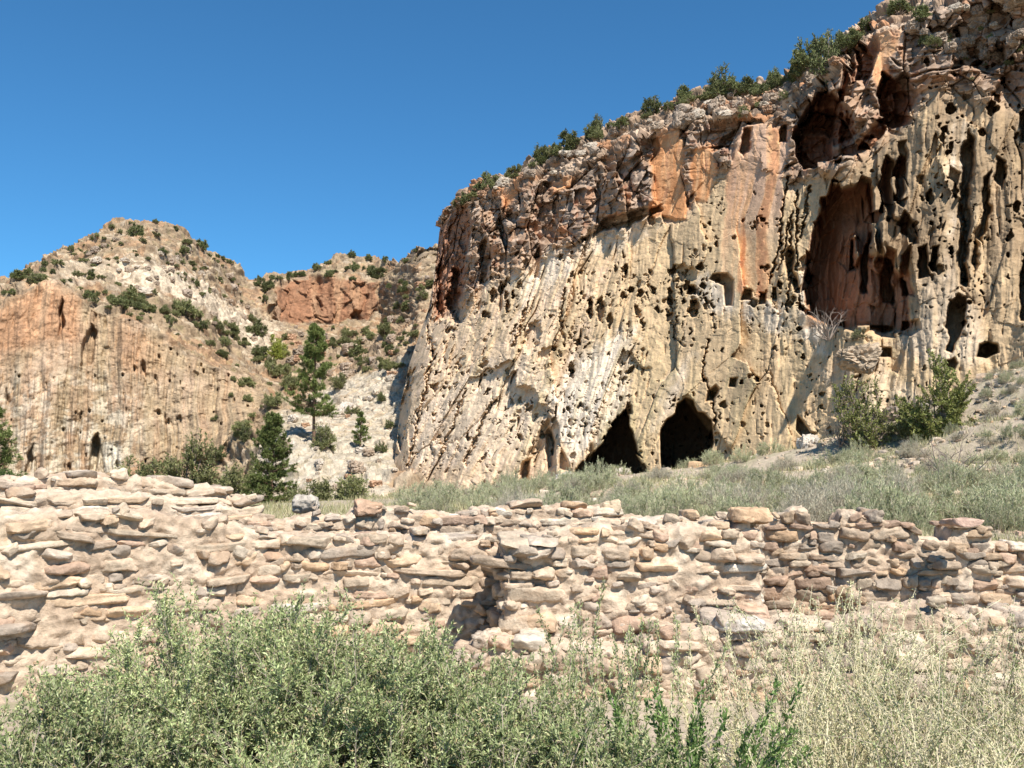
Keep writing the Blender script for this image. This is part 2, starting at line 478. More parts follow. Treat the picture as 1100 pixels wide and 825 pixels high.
    carve([(1048, 384), (1052, 370), (1062, 366), (1074, 370), (1074, 378), (1060, 384)], 3.4, 3, .5)
    carve([(968, 358), (970, 344), (988, 342), (990, 354), (980, 362)], 2.0, 2, .4)
    carve([(930, 358), (934, 350), (960, 350), (964, 362), (948, 362)], 2.0, 2, .4)
    carve([(902, 350), (903, 340), (908, 342), (908, 352)], 2.0, 2, .3)
    carve([(938, 384), (942, 372), (958, 374), (958, 384)], 2.0, 2, .4)
    carve([(916, 388), (918, 382), (932, 386), (930, 391)], 1.6, 2, .4)
    # large caves at the foot
    carve([(603, 530), (626, 500), (642, 478), (655, 458), (664, 446), (672, 442), (675, 462), (684, 484), (694, 505), (694, 530)], 9.0, 1, .9, False, 0., 3)
    carve([(671, 446), (673, 432), (679, 436), (679, 446)], 2.4, 3, .3)
    carve([(711, 525), (710, 480), (711, 461), (717, 450), (725, 444), (728, 433), (737, 426), (745, 430), (749, 442), (757, 444), (764, 451), (767, 475), (762, 490), (752, 500), (747, 525)], 9.0, 1, .25)
    carve([(758, 432), (760, 420), (768, 413), (772, 418), (767, 430)], 1.8, 3, .3)
    carve([(556, 520), (568, 485), (580, 458), (590, 446), (596, 470), (596, 520)], 1.3, 5, .6)
    carve([(558, 515), (562, 495), (570, 492), (568, 516)], 1.8, 3, .6)
    carve([(588, 505), (586, 465), (592, 455), (597, 480), (596, 500)], 1.4, 3, .6)
    carve([(599, 505), (602, 480), (612, 495), (614, 508)], 1.2, 3, .5)
    carve([(856, 460), (857, 446), (864, 452), (870, 462), (878, 466), (864, 472)], 1.8, 3, .4)
    carve([(860, 488), (866, 478), (876, 480), (872, 488)], 1.4, 3, .4)
    carve([(820, 500), (823, 490), (832, 488), (835, 496)], 1.5, 2, .3)
    carve([(837, 496), (840, 485), (848, 486), (850, 494)], 1.2, 2, .3)
    # doorway like chamber and its neighbours
    carve([(762, 300), (766, 294), (782, 293), (788, 300), (788, 328), (779, 328), (778, 306)], 1.8, 2, .3)
    carve([(795, 322), (800, 308), (808, 310), (808, 322)], 2.2, 2, .4)
    carve([(814, 328), (816, 314), (822, 314), (822, 326)], 2.0, 2, .4)
    carve([(829, 322), (830, 308), (834, 308), (834, 322)], 1.6, 2, .4)
    carve([(738, 316), (740, 306), (748, 308), (748, 318)], 1.8, 2, .4)
    carve([(846, 298), (842, 275), (846, 266), (854, 270), (853, 290), (860, 312), (852, 312)], 2.0, 3, .6)
    carve([(862, 300), (866, 292), (874, 294), (872, 304)], 2.0, 2, .6)
    carve([(782, 416), (784, 407), (792, 406), (790, 416)], 1.6, 2, .3)
    # holes: bands of small wind-carved pits
    dens = fbm(np.stack([np.arange(0, 1400, 2)[None, :] + np.zeros((500, 1)), np.arange(-300, 700, 2)[:, None] + np.zeros((1, 700)), np.zeros((500, 700))], -1), (.022, .014, 1), 3, 19)
    def pit(cx, cy, rx, ry, ang, depth):
        a, b_ = np.searchsorted(c, cx - 75), np.searchsorted(c, cx + 14)
        s = slice(max(a, 0), max(b_, a + 2)); wb = 1.1
        X = px[:, s] - cx; Yy = py[:, s] - cy
        m = (np.abs(X) < 2.5 * max(rx, ry)) & (np.abs(Yy) < 2.5 * max(rx, ry))
        if not m.any(): return
        ii, jj = np.where(m); sl2 = (slice(ii.min(), ii.max() + 1), slice(s.start + jj.min(), s.start + jj.max() + 1))
        X = px[sl2] - cx + (pwx[sl2] - pwx[sl2].mean()); Yy = py[sl2] - cy + (pwy[sl2] - pwy[sl2].mean())
        ca, sa = math.cos(ang), math.sin(ang)
        u = (X * ca + Yy * sa) / rx; w = (-X * sa + Yy * ca) / ry
        r = np.sqrt(u * u + w * w)
        D[sl2] += depth * np.clip((1.05 - r) / .22, 0, 1)
    ZONES = [  # polygon, count, size, depth, elongation
        ([(445, 510), (440, 430), (470, 345), (520, 310), (640, 260), (740, 235), (745, 330), (690, 400), (620, 450), (540, 510)], 330, 1.6, .55, 1.7),
        ([(640, 340), (650, 290), (745, 240), (760, 330), (700, 360)], 60, 2.0, .8, 1.4),
        ([(700, 400), (760, 340), (860, 360), (890, 490), (770, 500), (765, 430), (700, 430)], 90, 1.4, .5, 1.3),
        ([(740, 300), (750, 240), (765, 235), (860, 300), (860, 360), (760, 345)], 60, 1.9, .7, 1.2),
        ([(780, 250), (830, 210), (870, 290), (860, 350), (840, 350), (835, 260)], 45, 1.8, .8, 1.8),
        ([(985, 320), (980, 170), (1010, 120), (1100, 130), (1110, 350), (1050, 360)], 85, 1.8, .8, 1.7),
        ([(640, 500), (600, 470), (640, 400), (690, 380), (690, 440)], 90, 1.3, .35, 1.2),
        ([(880, 480), (880, 380), (940, 390), (1000, 440), (940, 480)], 60, 1.7, .5, 1.2),
        ([(1000, 120), (990, 30), (1100, 20), (1100, 120)], 60, 2.3, .9, 1.3),
        ([(450, 345), (480, 300), (560, 270), (640, 250), (640, 290), (500, 345)], 44, 2.2, .9, 1.6)]
    for poly, cnt, size, dp, el in ZONES:
        xs = [q[0] for q in poly]; ys = [q[1] for q in poly]
        k = 0
        while k < cnt:
            cx = rng.uniform(min(xs), max(xs)); cy = rng.uniform(min(ys), max(ys))
            if not in_poly(np.array(cx), np.array(cy), poly): continue
            if dens[int((cy + 300) / 2), int(cx / 2)] < rng.uniform(-.15, .25): k += .25; continue
            k += 1
            s = size * .8 * rng.lognormal(0, .5)
            ln = float(I(cx, [(425, .45), (560, .36), (700, .2), (800, .05), (1100, 0)]))
            pit(cx, cy, s, s * rng.uniform(.9, el * 1.25), ln * .8 + rng.normal(0, .25), dp * min(s / size, 1.6) * rng.uniform(.4, 1.4))
    k = 0
    while k < 1050:
        cx = rng.uniform(440, 1110); cy = rng.uniform(130, 510)
        if cy < I(cx, CL_BAND) + 10 or cy > I(cx, CL_BASE) - 6 or dens[int((cy + 300) / 2), int(cx / 2)] < rng.uniform(-.2, .2): continue
        if in_poly(np.array(cx), np.array(cy), [(775, 300), (780, 185), (800, 140), (850, 140), (842, 200), (835, 300)]) and rng.random() < .85: continue
        if 862 < cx < 978 and 190 < cy < 350: k += 1; continue
        k += 1
        s = rng.uniform(.7, 1.2) * rng.lognormal(0, .3)
        pit(cx, cy, s * rng.uniform(.8, 1.2), s * rng.uniform(.8, 1.8), rng.normal(.1, .4), rng.uniform(.15, .55))
    for cx, cy, rx, ry in [(700, 236, 4, 6), (672, 290, 3, 5), (752, 286, 4, 4), (744, 312, 6, 5), (720, 318, 3, 9), (702, 312, 3, 5), (688, 315, 4, 5), (645, 332, 4, 14),
                           (655, 345, 3, 9), (634, 330, 3, 12), (707, 334, 2.5, 3), (770, 262, 2.5, 4), (1092, 222, 4, 6), (1026, 205, 3, 9), (1015, 140, 4, 4), (1012, 148, 3, 5),
                           (1018, 163, 4, 3), (1070, 117, 4, 4), (1000, 212, 4, 8), (806, 405, 3, 4), (797, 410, 2, 3), (813, 407, 2, 3), (900, 172, 4, 4), (530, 318, 4, 8),
                           (545, 330, 3, 7), (522, 338, 5, 4), (1001, 240, 2, 2), (1005, 232, 1.5, 2), (1010, 236, 1.5, 2), (1003, 225, 1.5, 2), (1008, 245, 1.5, 2)]:
        pit(cx, cy, rx, ry, 0, 1.3)
    # cracks
    def crack(pts, w, depth):
        for (x1, y1), (x2, y2) in zip(pts[:-1], pts[1:]):
            a, b_ = np.searchsorted(c, min(x1, x2) - 75), np.searchsorted(c, max(x1, x2) + 14)
            s = slice(a, b_)
            X = px[:, s] + .7 * (wx - px)[:, s] + 1.2 * pwx[:, s]; Yy = py[:, s]
            vx, vy = x2 - x1, y2 - y1
            t = np.clip(((X - x1) * vx + (Yy - y1) * vy) / (vx * vx + vy * vy), 0, 1)
            d = np.hypot(X - x1 - t * vx, Yy - y1 - t * vy)
            D[:, s] += depth * np.clip(1.2 - d / w, 0, 1)
    crack([(760, 365), (754, 385), (758, 408), (764, 425), (768, 450), (763, 470)], 1.4, .8)
    crack([(829, 300), (838, 262), (842, 215), (850, 190)], 1.6, 1.0)
    crack([(728, 340), (727, 362), (738, 372)], 1.2, .5)
    crack([(608, 372), (600, 345), (606, 310)], 1.5, .7)
    crack([(552, 372), (560, 350), (566, 325)], 1.8, .9)
    crack([(458, 350), (466, 380), (452, 430), (438, 500)], 1.8, 1.0)
    crack([(500, 500), (515, 460), (530, 430)], 1.8, .8)
    crack([(470, 500), (486, 460), (500, 420)], 1.8, .7)
    for x0, y0, x1_, y1_ in [(845, 335, 851, 228), (855, 290, 857, 205), (861, 255, 870, 200), (838, 290, 847, 240)]:
        crack([(x0, y0), (x1_, y1_)], 1.6, 1.1)
    # rocky slope above the rim: stacked boulders
    S = W_ * np.array([1, 1, 1.3], f32) + .4 * fbm(W_, .7, 2, 71)[..., None]
    G1, G2, GR, _ = worley(S, (.55, .55, .9), 72)
    K1, K2, KR, _ = worley(S, (1.5, 1.5, 2.2), 73)
    g1, ge, _q = blocks(S, (.55, .55, .9), 72, .5)
    k1_, ke, _q = blocks(S, (1.5, 1.5, 2.2), 73, .6)
    boul = .75 * g1 + .35 * k1_ + .3 * sstep(0, .12, ge) + .15 * sstep(0, .12, ke) + .35
    nrm = normals(B)
    if nrm[nr_face // 2, nc // 2, 1] > 0: nrm = -nrm
    h = W_[..., :2] - EYE[:2].astype(f32)
    h = h / np.linalg.norm(h, axis=-1, keepdims=True)
    V = B.copy()
    D = D + 1.0 * np.maximum(alc, 0) * (h1 * .9 + h2 * .35 + 1.5 * (r1 - .25) + .5 * sstep(.38, .47, r1))
    V[..., 0] += h[..., 0] * D; V[..., 1] += h[..., 1] * D; V[..., 2] += D * .92 * (W_[..., 2] - EYE[2]) / np.linalg.norm(W_[..., :2], axis=-1)
    V += nrm * (slope * (boul - .6 + .15 * n2))[..., None]
    # colours
    tan = np.array([.56, .425, .27]); tan2 = np.array([.47, .36, .235]); white = np.array([.62, .545, .455]); pink = np.array([.56, .42, .33])
    patina = np.array([.27, .205, .15]); orange = np.array([.52, .26, .125]); rust = np.array([.30, .135, .08]); grey = np.array([.36, .30, .25]); lich = np.array([.30, .26, .15])
    cn = fbm(W_, .35, 4, 81); cn2 = fbm(W_, 1.4, 4, 82); cs = fbm(F_, (1.2, .5, .06), 4, 83)
    col = np.empty(V.shape, f32); col[:] = tan
    col = mixc(col, tan2, sstep(-.15, .2, cn))
    col = mixc(col, pink, .7 * sstep(0, .3, cn2) * sstep(720, 600, px))
    col = mixc(col, np.array([.54, .43, .325]), .6 * sstep(700, 560, px))
    # recessed places are paler tuff, proud ribs carry the yellow-brown crust
    rel = smooth2(D, 1) - smooth2(D[::1], 24)
    WH = [([(600, 470), (590, 420), (620, 385), (680, 350), (678, 380), (674, 425), (650, 460), (620, 500)], .95), ([(745, 320), (760, 295), (800, 318), (850, 325), (880, 350), (880, 370), (800, 345)], .8),
          ([(600, 250), (640, 240), (720, 235), (680, 262), (620, 275), (600, 300), (560, 330), (545, 300)], .75), ([(1018, 300), (1022, 160), (1018, 115), (1030, 110), (1040, 140), (1031, 200), (1031, 310)], .9),
          ([(700, 470), (712, 420), (745, 380), (740, 400), (720, 440)], .6), ([(990, 350), (985, 300), (1010, 290), (1040, 320), (1060, 360), (1060, 385), (1010, 400), (960, 370)], .5),
          ([(880, 400), (920, 380), (960, 400), (1000, 440), (950, 470), (900, 440)], .35), ([(440, 500), (450, 440), (500, 400), (560, 380), (600, 420), (560, 480), (500, 500)], .35),
          ([(855, 300), (862, 285), (880, 340), (885, 380), (870, 370)], .8), ([(940, 470), (945, 445), (1005, 440), (1010, 455), (960, 475)], .8)]
    for q, a in WH:
        d = poly_dist(wx, wy, q)
        col = mixc(col, white, a * sstep(-8, 8, d + 14 * cn2))
    col = mixc(col, white, .22 * sstep(.05, .45, rel) * (1 - upper) * sstep(1.6, .9, rel))
    col = mixc(col, lich, .6 * sstep(-.05, .2, cs) * (1 - upper) * sstep(.15, -.15, rel) * sstep(470, 520, px))
    ucol = np.empty(V.shape, f32); ucol[:] = (.33, .245, .18)
    ucol = mixc(ucol, grey, sstep(.2, .7, q2))
    ucol = mixc(ucol, np.array([.44, .31, .215]), .7 * sstep(.5, .7, q1))
    ucol = mixc(ucol, np.array([.24, .185, .145]), .65 * sstep(.0, .25, cs) )
    ucol = mixc(ucol, orange, .45 * sstep(.88, .9, q2))
    ucol = mixc(ucol, rust, .5 * sstep(.85, .95, q3))
    ucol = mixc(ucol, np.array([.50, .40, .29]), .7 * sstep(20, -25, band - wy) )
    ucol = mixc(ucol, np.array([.48, .40, .33]), .6 * sstep(.06, .3, cn2))
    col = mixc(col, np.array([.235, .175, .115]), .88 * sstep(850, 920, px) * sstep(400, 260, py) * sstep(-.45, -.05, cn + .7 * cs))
    col = mixc(col, np.array([.40, .30, .20]), .5 * sstep(-.05, .25, cs) * sstep(420, 330, py))
    col = col * (1 - upper[..., None]) + ucol * upper[..., None]
    fo = mixc(np.empty(V.shape, f32) * 0 + orange, pink, sstep(760, 800, px) * .75)
    fo = mixc(fo, tan, sstep(200, 290, wy) * sstep(760, 790, px))
    fo = mixc(fo, np.array([.60, .36, .20]), sstep(-.1, .2, cs))
    fo = mixc(fo, rust, sstep(.1, .35, cs + cn2 * .5) * .6)
    fo = mixc(fo, rust, sstep(860, 870, px) * sstep(910, 900, px) * sstep(150, 200, wy) * .5)
    col = col * (1 - fresh[..., None]) + fo * fresh[..., None]
    # reddish rock of the alcoves and left corner, with shade painted into its colour
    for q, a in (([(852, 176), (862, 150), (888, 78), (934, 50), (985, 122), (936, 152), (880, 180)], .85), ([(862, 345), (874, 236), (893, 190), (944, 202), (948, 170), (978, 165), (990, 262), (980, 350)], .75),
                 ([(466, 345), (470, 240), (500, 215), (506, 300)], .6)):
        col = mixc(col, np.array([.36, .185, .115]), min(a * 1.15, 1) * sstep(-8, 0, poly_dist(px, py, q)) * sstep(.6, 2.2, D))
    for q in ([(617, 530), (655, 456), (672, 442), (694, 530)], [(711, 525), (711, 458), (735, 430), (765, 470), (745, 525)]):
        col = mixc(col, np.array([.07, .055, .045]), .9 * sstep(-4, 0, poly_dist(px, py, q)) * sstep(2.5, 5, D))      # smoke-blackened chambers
    scol = mixc(np.empty(V.shape, f32) * 0 + np.array([.36, .28, .21]), np.array([.52, .43, .34]), sstep(.4, .7, GR[..., 1]))
    scol = mixc(scol, np.array([.46, .27, .16]), sstep(.75, .8, GR[..., 2]))
    scol = mixc(scol, np.array([.24, .19, .15]), sstep(.7, .75, KR[..., 1]))
    col = col * (1 - slope[..., None]) + scol * slope[..., None]
    col *= (1 + .22 * cn2 + .3 * cs)[..., None]
    col *= lerp(np.array([1.04, .97, .89]) * (1 + .12 * sstep(700, 600, px))[..., None], np.array([.92, .82, .74]), np.maximum(upper * (1 - fresh), slope)[..., None])
    col = np.clip(col, .03, .8)
    # behind the skyline: the mesa top runs away from the camera
    top = V[-1]
    back = []
    for k, (dy, dz) in enumerate([(2, .5), (6, 1.4), (14, 2.2), (40, 2.5), (90, 0)]):
        q = B[-1].copy(); q[:, 1] += dy; q[:, 2] += dz + .6 * perlin(q, .2, 91 + k) - .3
        q[:, 0] += 0.25 * dy
        back.append(q)
    V = np.concatenate([V, np.array(back)], 0)
    col = np.concatenate([col, np.repeat(col[-1:], len(back), 0)], 0)
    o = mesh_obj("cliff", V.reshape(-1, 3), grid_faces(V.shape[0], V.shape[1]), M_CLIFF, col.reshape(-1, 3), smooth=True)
    props(o, "tall pale pitted tuff cliff with caves at its foot, filling the right", kind="structure")
    q = V[:-5]
    qx, qy = proj(q)
    return q, qx, qy

CLV, CLPX, CLPY = build_cliff()

# ---------------------------------------------------------------- left hill, side canyon and talus
def build_hill():
    X_ = np.linspace(-260, 600, 1000)
    ROWS = [
        # (px, py) , (px, Y)
        ([(-260, 600), (600, 580)], [(-260, 55), (600, 45)], 20),
        ([(-260, 540), (0, 530), (200, 528), (260, 520), (350, 532), (430, 540), (600, 540)], [(-260, 88), (230, 92), (300, 76), (400, 66), (600, 64)], 60),
        ([(-260, 515), (0, 508), (100, 506), (220, 495), (255, 470), (300, 460), (350, 470), (420, 480), (600, 480)], [(-260, 96), (200, 98), (260, 96), (320, 88), (430, 84), (600, 90)], 70),
        ([(-260, 372), (0, 332), (48, 300), (66, 302), (85, 314), (105, 330), (130, 340), (160, 352), (200, 378), (250, 402), (280, 418), (320, 420), (360, 420), (430, 410), (600, 400)],
         [(-260, 104), (0, 104), (160, 106), (250, 108), (300, 112), (350, 112), (430, 104), (600, 110)], 260),
        ([(-260, 362), (0, 322), (48, 296), (80, 300), (120, 320), (160, 330), (200, 350), (250, 385), (290, 395), (330, 390), (380, 392), (430, 375), (600, 350)],
         [(-260, 112), (0, 112), (100, 116), (200, 116), (260, 116), (310, 130), (380, 130), (430, 118), (600, 125)], 60),
        ([(-260, 350), (0, 312), (60, 286), (110, 285), (160, 292), (210, 318), (250, 350), (285, 368), (330, 360), (400, 360), (430, 350), (600, 320)],
         [(-260, 125), (0, 128), (160, 134), (215, 136), (300, 165), (350, 175), (410, 170), (450, 140), (600, 150)], 80),
        ([(-260, 345), (0, 308), (50, 282), (110, 262), (160, 262), (210, 290), (245, 325), (262, 340), (290, 347), (350, 349), (410, 348), (440, 325), (600, 290)],
         [(-260, 140), (0, 140), (160, 150), (205, 152), (305, 190), (350, 196), (410, 192), (450, 155), (600, 170)], 70),
        ([(-260, 338), (0, 305), (50, 278), (110, 252), (160, 248), (210, 272), (245, 302), (262, 320), (285, 318), (300, 300), (350, 298), (405, 303), (425, 305), (445, 290), (600, 260)],
         [(-260, 155), (0, 152), (160, 160), (200, 164), (310, 200), (350, 202), (410, 200), (450, 168), (600, 180)], 90),
        ([(-260, 335), (0, 302), (20, 296), (40, 285), (58, 275), (75, 268), (95, 256), (112, 245), (130, 238), (155, 235), (178, 237), (200, 250), (215, 262), (232, 272), (250, 281),
          (262, 297), (268, 301), (285, 298), (300, 296), (330, 292), (345, 283), (362, 276), (378, 272), (400, 277), (420, 281), (434, 280), (445, 267), (475, 264), (520, 250), (600, 235)],
         [(-260, 165), (0, 162), (160, 170), (195, 176), (310, 215), (350, 225), (410, 222), (455, 180), (600, 190)], 50)]
    pys, Ys = [], []
    for (a, b_, n), (a2, b2, n2) in zip(ROWS[:-1], ROWS[1:]):
        t = np.linspace(0, 1, n2, endpoint=False)[:, None]
        pys.append(I(X_, a) * (1 - t) + I(X_, a2) * t); Ys.append(I(X_, b_) * (1 - t) + I(X_, b2) * t)
    pys.append(I(X_, ROWS[-1][0])[None]); Ys.append(I(X_, ROWS[-1][1])[None])
    py = np.concatenate(pys); Y = np.concatenate(Ys)
    Yk = Y.copy()
    for _ in range(14):
        Yk[1:-1] = (Yk[:-2] + 2 * Yk[1:-1] + Yk[2:]) / 4; Yk[:, 1:-1] = (Yk[:, :-2] + 2 * Yk[:, 1:-1] + Yk[:, 2:]) / 4
    Y = Yk
    px = np.broadcast_to(X_, py.shape).copy()
    B = P(px, py, Y)
    W_ = B.astype(f32)
    wx = px + 4 * perlin(W_, .3, 211) + 2.5 * perlin(W_, .9, 212)
    wy = py + 5 * perlin(W_, .3, 213) + 2.5 * perlin(W_, .9, 214)
    cl = sstep(-3, 3, poly_dist(wx, wy, [(-300, 520), (-300, 370), (0, 330), (48, 300), (66, 303), (105, 332), (130, 342), (165, 356), (200, 380), (250, 402), (285, 425), (262, 460), (225, 492), (100, 512)]))
    oc = sstep(-2, 3, poly_dist(wx, wy, [(292, 345), (296, 312), (305, 300), (330, 298), (350, 302), (380, 300), (404, 305), (408, 330), (396, 344), (350, 348)]))
    rim = sstep(-2, 2, poly_dist(wx, wy, [(438, 285), (446, 268), (480, 262), (480, 285), (455, 290)]))
    steep = np.clip(cl + oc + rim, 0, 1)
    # cliffs: flutes, joints, pits
    F_ = W_.copy(); F_[..., 0] = W_[..., 0] / W_[..., 1] * 105 + .4 * perlin(W_, .2, 221); F_[..., 1] *= .02
    r1 = fbm(F_, (.35, .3, .035), 4, 222, .55, ridge=True)
    r2 = fbm(F_, (1.1, .5, .09), 3, 226, .55, ridge=True)
    n1 = fbm(W_, .5, 5, 231, .55); n2 = fbm(W_, 2.0, 3, 236, .6)
    smoothf = sstep(-4, 4, poly_dist(wx, wy, [(-260, 420), (-260, 340), (0, 325), (48, 296), (90, 315), (92, 380), (60, 400), (0, 400)]))
    F1, F2, R, _ = worley(W_, (.7, .7, .42), 241)
    pitm = sstep(.5, .62, R[..., 0]) * sstep(.42, .2, F1) * (1 - smoothf)
    D = cl * ((3.0 * (r1 - .25) + 1.0 * sstep(.36, .5, r1)) * (1 - .5 * smoothf) + (.7 * (r2 - .2) + .5 * sstep(.36, .5, r2)) * (1 - .5 * smoothf) + .7 * n1 + .3 * n2 + .35 * pitm)
    h1, e1, q1 = blocks(F_ * np.array([1, 50, 1], f32), (.42, .14, .13), 242, .6)
    h2, e2, q2 = blocks(F_ * np.array([1, 50, 1], f32), (.8, .4, .35), 243, .55)
    D += oc * (1.7 * h1 + .9 * h2 + .8 * n1 + 2.4 * (r1 - .25) + 1.0 * sstep(.36, .5, r1)) + rim * (2 * h1 + h2)
    for q, dp in (([(62, 360), (64, 330), (68, 318), (70, 352)], 2.0), ([(85, 395), (87, 370), (98, 345), (104, 355), (98, 390)], 1.8), ([(94, 505), (97, 480), (105, 465), (108, 480), (102, 506)], 2.6),
                  ([(25, 505), (30, 485), (37, 475), (33, 505)], 1.6), ([(148, 400), (152, 385), (156, 390), (154, 404)], 1.2), ([(290, 345), (288, 330), (296, 326), (298, 344)], 2.5),
                  ([(378, 345), (380, 332), (388, 332), (388, 345)], 2.5), ([(340, 335), (341, 318), (345, 318), (345, 338)], 1.5)):
        D += dp * sstep(-1, 2, poly_dist(wx, wy, q))
    rng = np.random.default_rng(31)
    for _ in range(70):
        cx = rng.uniform(-60, 285); cy = rng.uniform(340, 505)
        j = slice(*np.searchsorted(X_, [cx - 12, cx + 12]))
        s = rng.lognormal(.15, .4)
        r = np.hypot((px[:, j] - cx) / s, (py[:, j] - cy) / (s * rng.uniform(1, 3.2)))
        D[:, j] += cl[:, j] * (1 - smoothf[:, j]) * .9 * np.clip((1.1 - r) / .5, 0, 1)
    # slopes: boulders and gullies
    S = W_ * np.array([1, 1, 1.25], f32) + .5 * fbm(W_, .5, 2, 251)[..., None]
    G1, G2, GR, _ = worley(S, (.32, .25, .4), 252)
    K1, K2, KR, _ = worley(S, (.8, .6, 1.1), 253)
    g1, ge, _q = blocks(S, (.32, .25, .4), 252, .5)
    k1_, ke, _q = blocks(S, (.8, .6, 1.1), 253, .6)
    boul = .6 * g1 * sstep(.3, .7, GR[..., 0]) + .3 * k1_ + .2 * sstep(0, .12, ke) + .3
    ledge = sstep(.0, .25, fbm(W_ * np.array([.3, .3, 1], f32), .5, 3, 261)) * .9
    nrm = normals(B)
    if nrm[300, 500, 1] > 0: nrm = -nrm
    hh = W_[..., :2] / np.linalg.norm(W_[..., :2], axis=-1, keepdims=True)
    V = B.copy()
    V[..., 0] += hh[..., 0] * D; V[..., 1] += hh[..., 1] * D
    sl_ = (1 - steep) * sstep(560, 530, py) + .0
    chalk = sstep(-8, 8, 12 * perlin(W_, .25, 263) + poly_dist(wx, wy, [(260, 520), (285, 470), (300, 440), (340, 425), (360, 412), (430, 395), (440, 420), (425, 520), (400, 540), (300, 540)]))
    amt = sl_ * (1 - .3 * chalk)
    L1, L2, LR, _ = worley(S, 1.9, 254)
    boul = boul + .3 * sstep(.45, .1, L1) * sstep(.35, .7, LR[..., 0])
    nrm = smooth2(nrm, 6) * .6 + np.array([0, -.6, .45]); nrm /= np.linalg.norm(nrm, axis=-1, keepdims=True)
    V += nrm * (amt * (boul + ledge - .8 + 1.8 * fbm(W_, .09, 3, 262) + .2 * n2))[..., None]
    # colours
    slope_c = np.array([.37, .29, .215]); pale = np.array([.66, .58, .49]); tan = np.array([.485, .345, .235]); orange = np.array([.52, .29, .175]); red = np.array([.33, .18, .115])
    dark = np.array([.22, .17, .13]); white = np.array([.72, .66, .58]); pink = np.array([.56, .40, .31])
    cn = fbm(W_, .18, 4, 281); cn2 = fbm(W_, .8, 4, 282); cs = fbm(F_, (.8, .4, .035), 4, 283)
    col = np.empty(V.shape, f32); col[:] = slope_c
    col = mixc(col, np.array([.42, .325, .235]), sstep(-.15, .25, cn))
    col = mixc(col, np.array([.45, .29, .19]), .7 * sstep(.6, .7, GR[..., 1]))
    col = mixc(col, dark, .6 * sstep(.65, .75, KR[..., 1]))
    col = mixc(col, pale, .45 * sstep(.8, .9, KR[..., 2]))
    col = mixc(col, np.array([.24, .23, .12]), .35 * sstep(.05, .3, cn2) )
    for q, a in (([(130, 290), (170, 286), (215, 305), (260, 335), (300, 372), (290, 385), (240, 350), (190, 318), (140, 305)], .95), ([(60, 300), (75, 282), (140, 285), (140, 300), (90, 302)], .5),
                 ([(270, 335), (300, 345), (300, 370), (275, 360)], .5)):
        col = mixc(col, pale, a * sstep(-8, 6, poly_dist(wx, wy, q) + 22 * cn2))
    col = mixc(col, lerp(white, np.array([.60, .50, .41]), .35), .85 * np.clip(chalk - .6 * sstep(-.05, .2, cn2), 0, 1))
    col = mixc(col, np.array([.58, .48, .38]), .6 * sstep(410, 440, px) * sstep(300, 340, py) * sstep(-.1, .2, cn2))
    cc_ = mixc(np.empty(V.shape, f32) * 0 + tan, pink, .6 * sstep(-.1, .25, cn))
    cc_ = mixc(cc_, pale, .75 * sstep(.05, .3, cn2 + .3 * (n1 > 0)) * sstep(380, 430, wy) * sstep(180, 120, px))
    cc_ = mixc(cc_, orange, sstep(-4, 14, poly_dist(wx, wy, [(-260, 400), (-260, 340), (0, 325), (48, 296), (92, 320), (92, 370), (60, 372), (0, 385)])) * .9)
    cc_ = mixc(cc_, orange, .5 * sstep(-5, 8, poly_dist(wx, wy, [(125, 355), (175, 365), (178, 410), (130, 400)])))
    cc_ = mixc(cc_, np.array([.38, .22, .13]), .35 * sstep(.0, .25, cs))
    cc_ = mixc(cc_, np.array([.66, .45, .30]), .4 * sstep(.0, .25, -cs) * smoothf)
    cc_ = mixc(cc_, np.array([.40, .31, .20]), .45 * sstep(-.2, .2, -cs) * (1 - smoothf))
    cc_ = mixc(cc_, white, .5 * sstep(-3, 4, poly_dist(wx, wy, [(108, 505), (112, 478), (128, 478), (132, 505)])))
    col = col * (1 - cl[..., None]) + cc_ * cl[..., None]
    o_ = mixc(np.empty(V.shape, f32) * 0 + red, np.array([.46, .29, .19]), .75 * sstep(-.1, .2, cs))
    o_ = mixc(o_, np.array([.42, .34, .26]), .6 * sstep(.75, .85, q1))
    col = col * (1 - oc[..., None]) + o_ * oc[..., None]
    col = mixc(col, dark, .5 * sstep(.15, .5, -cn2) * (1 - cl))
    col *= (1 + .45 * cn2 + .35 * n2)[..., None]
    col *= lerp(np.array([.78, .72, .62]), np.array([.76, .76, .70]), np.clip(cl + .6 * chalk, 0, 1)[..., None])
    col = np.clip(col, .03, .8)
    back = []
    for k, (dy, dz) in enumerate([(4, -.5), (14, -3), (40, -8), (90, -20)]):
        q = B[-1].copy(); q[:, 1] += dy; q[:, 2] += dz; back.append(q)
    V = np.concatenate([V, np.array(back)], 0)
    col = np.concatenate([col, np.repeat(col[-1:], len(back), 0)], 0)
    o = mesh_obj("hill", V.reshape(-1, 3), grid_faces(V.shape[0], V.shape[1]), M_HILL, col.reshape(-1, 3), smooth=True)
    props(o, "rocky hill, side canyon and pale talus left of the cliff", kind="structure")
    q = V[:-4]
    qx, qy = proj(q)
    return q, qx, qy

HLV, HLPX, HLPY = build_hill()

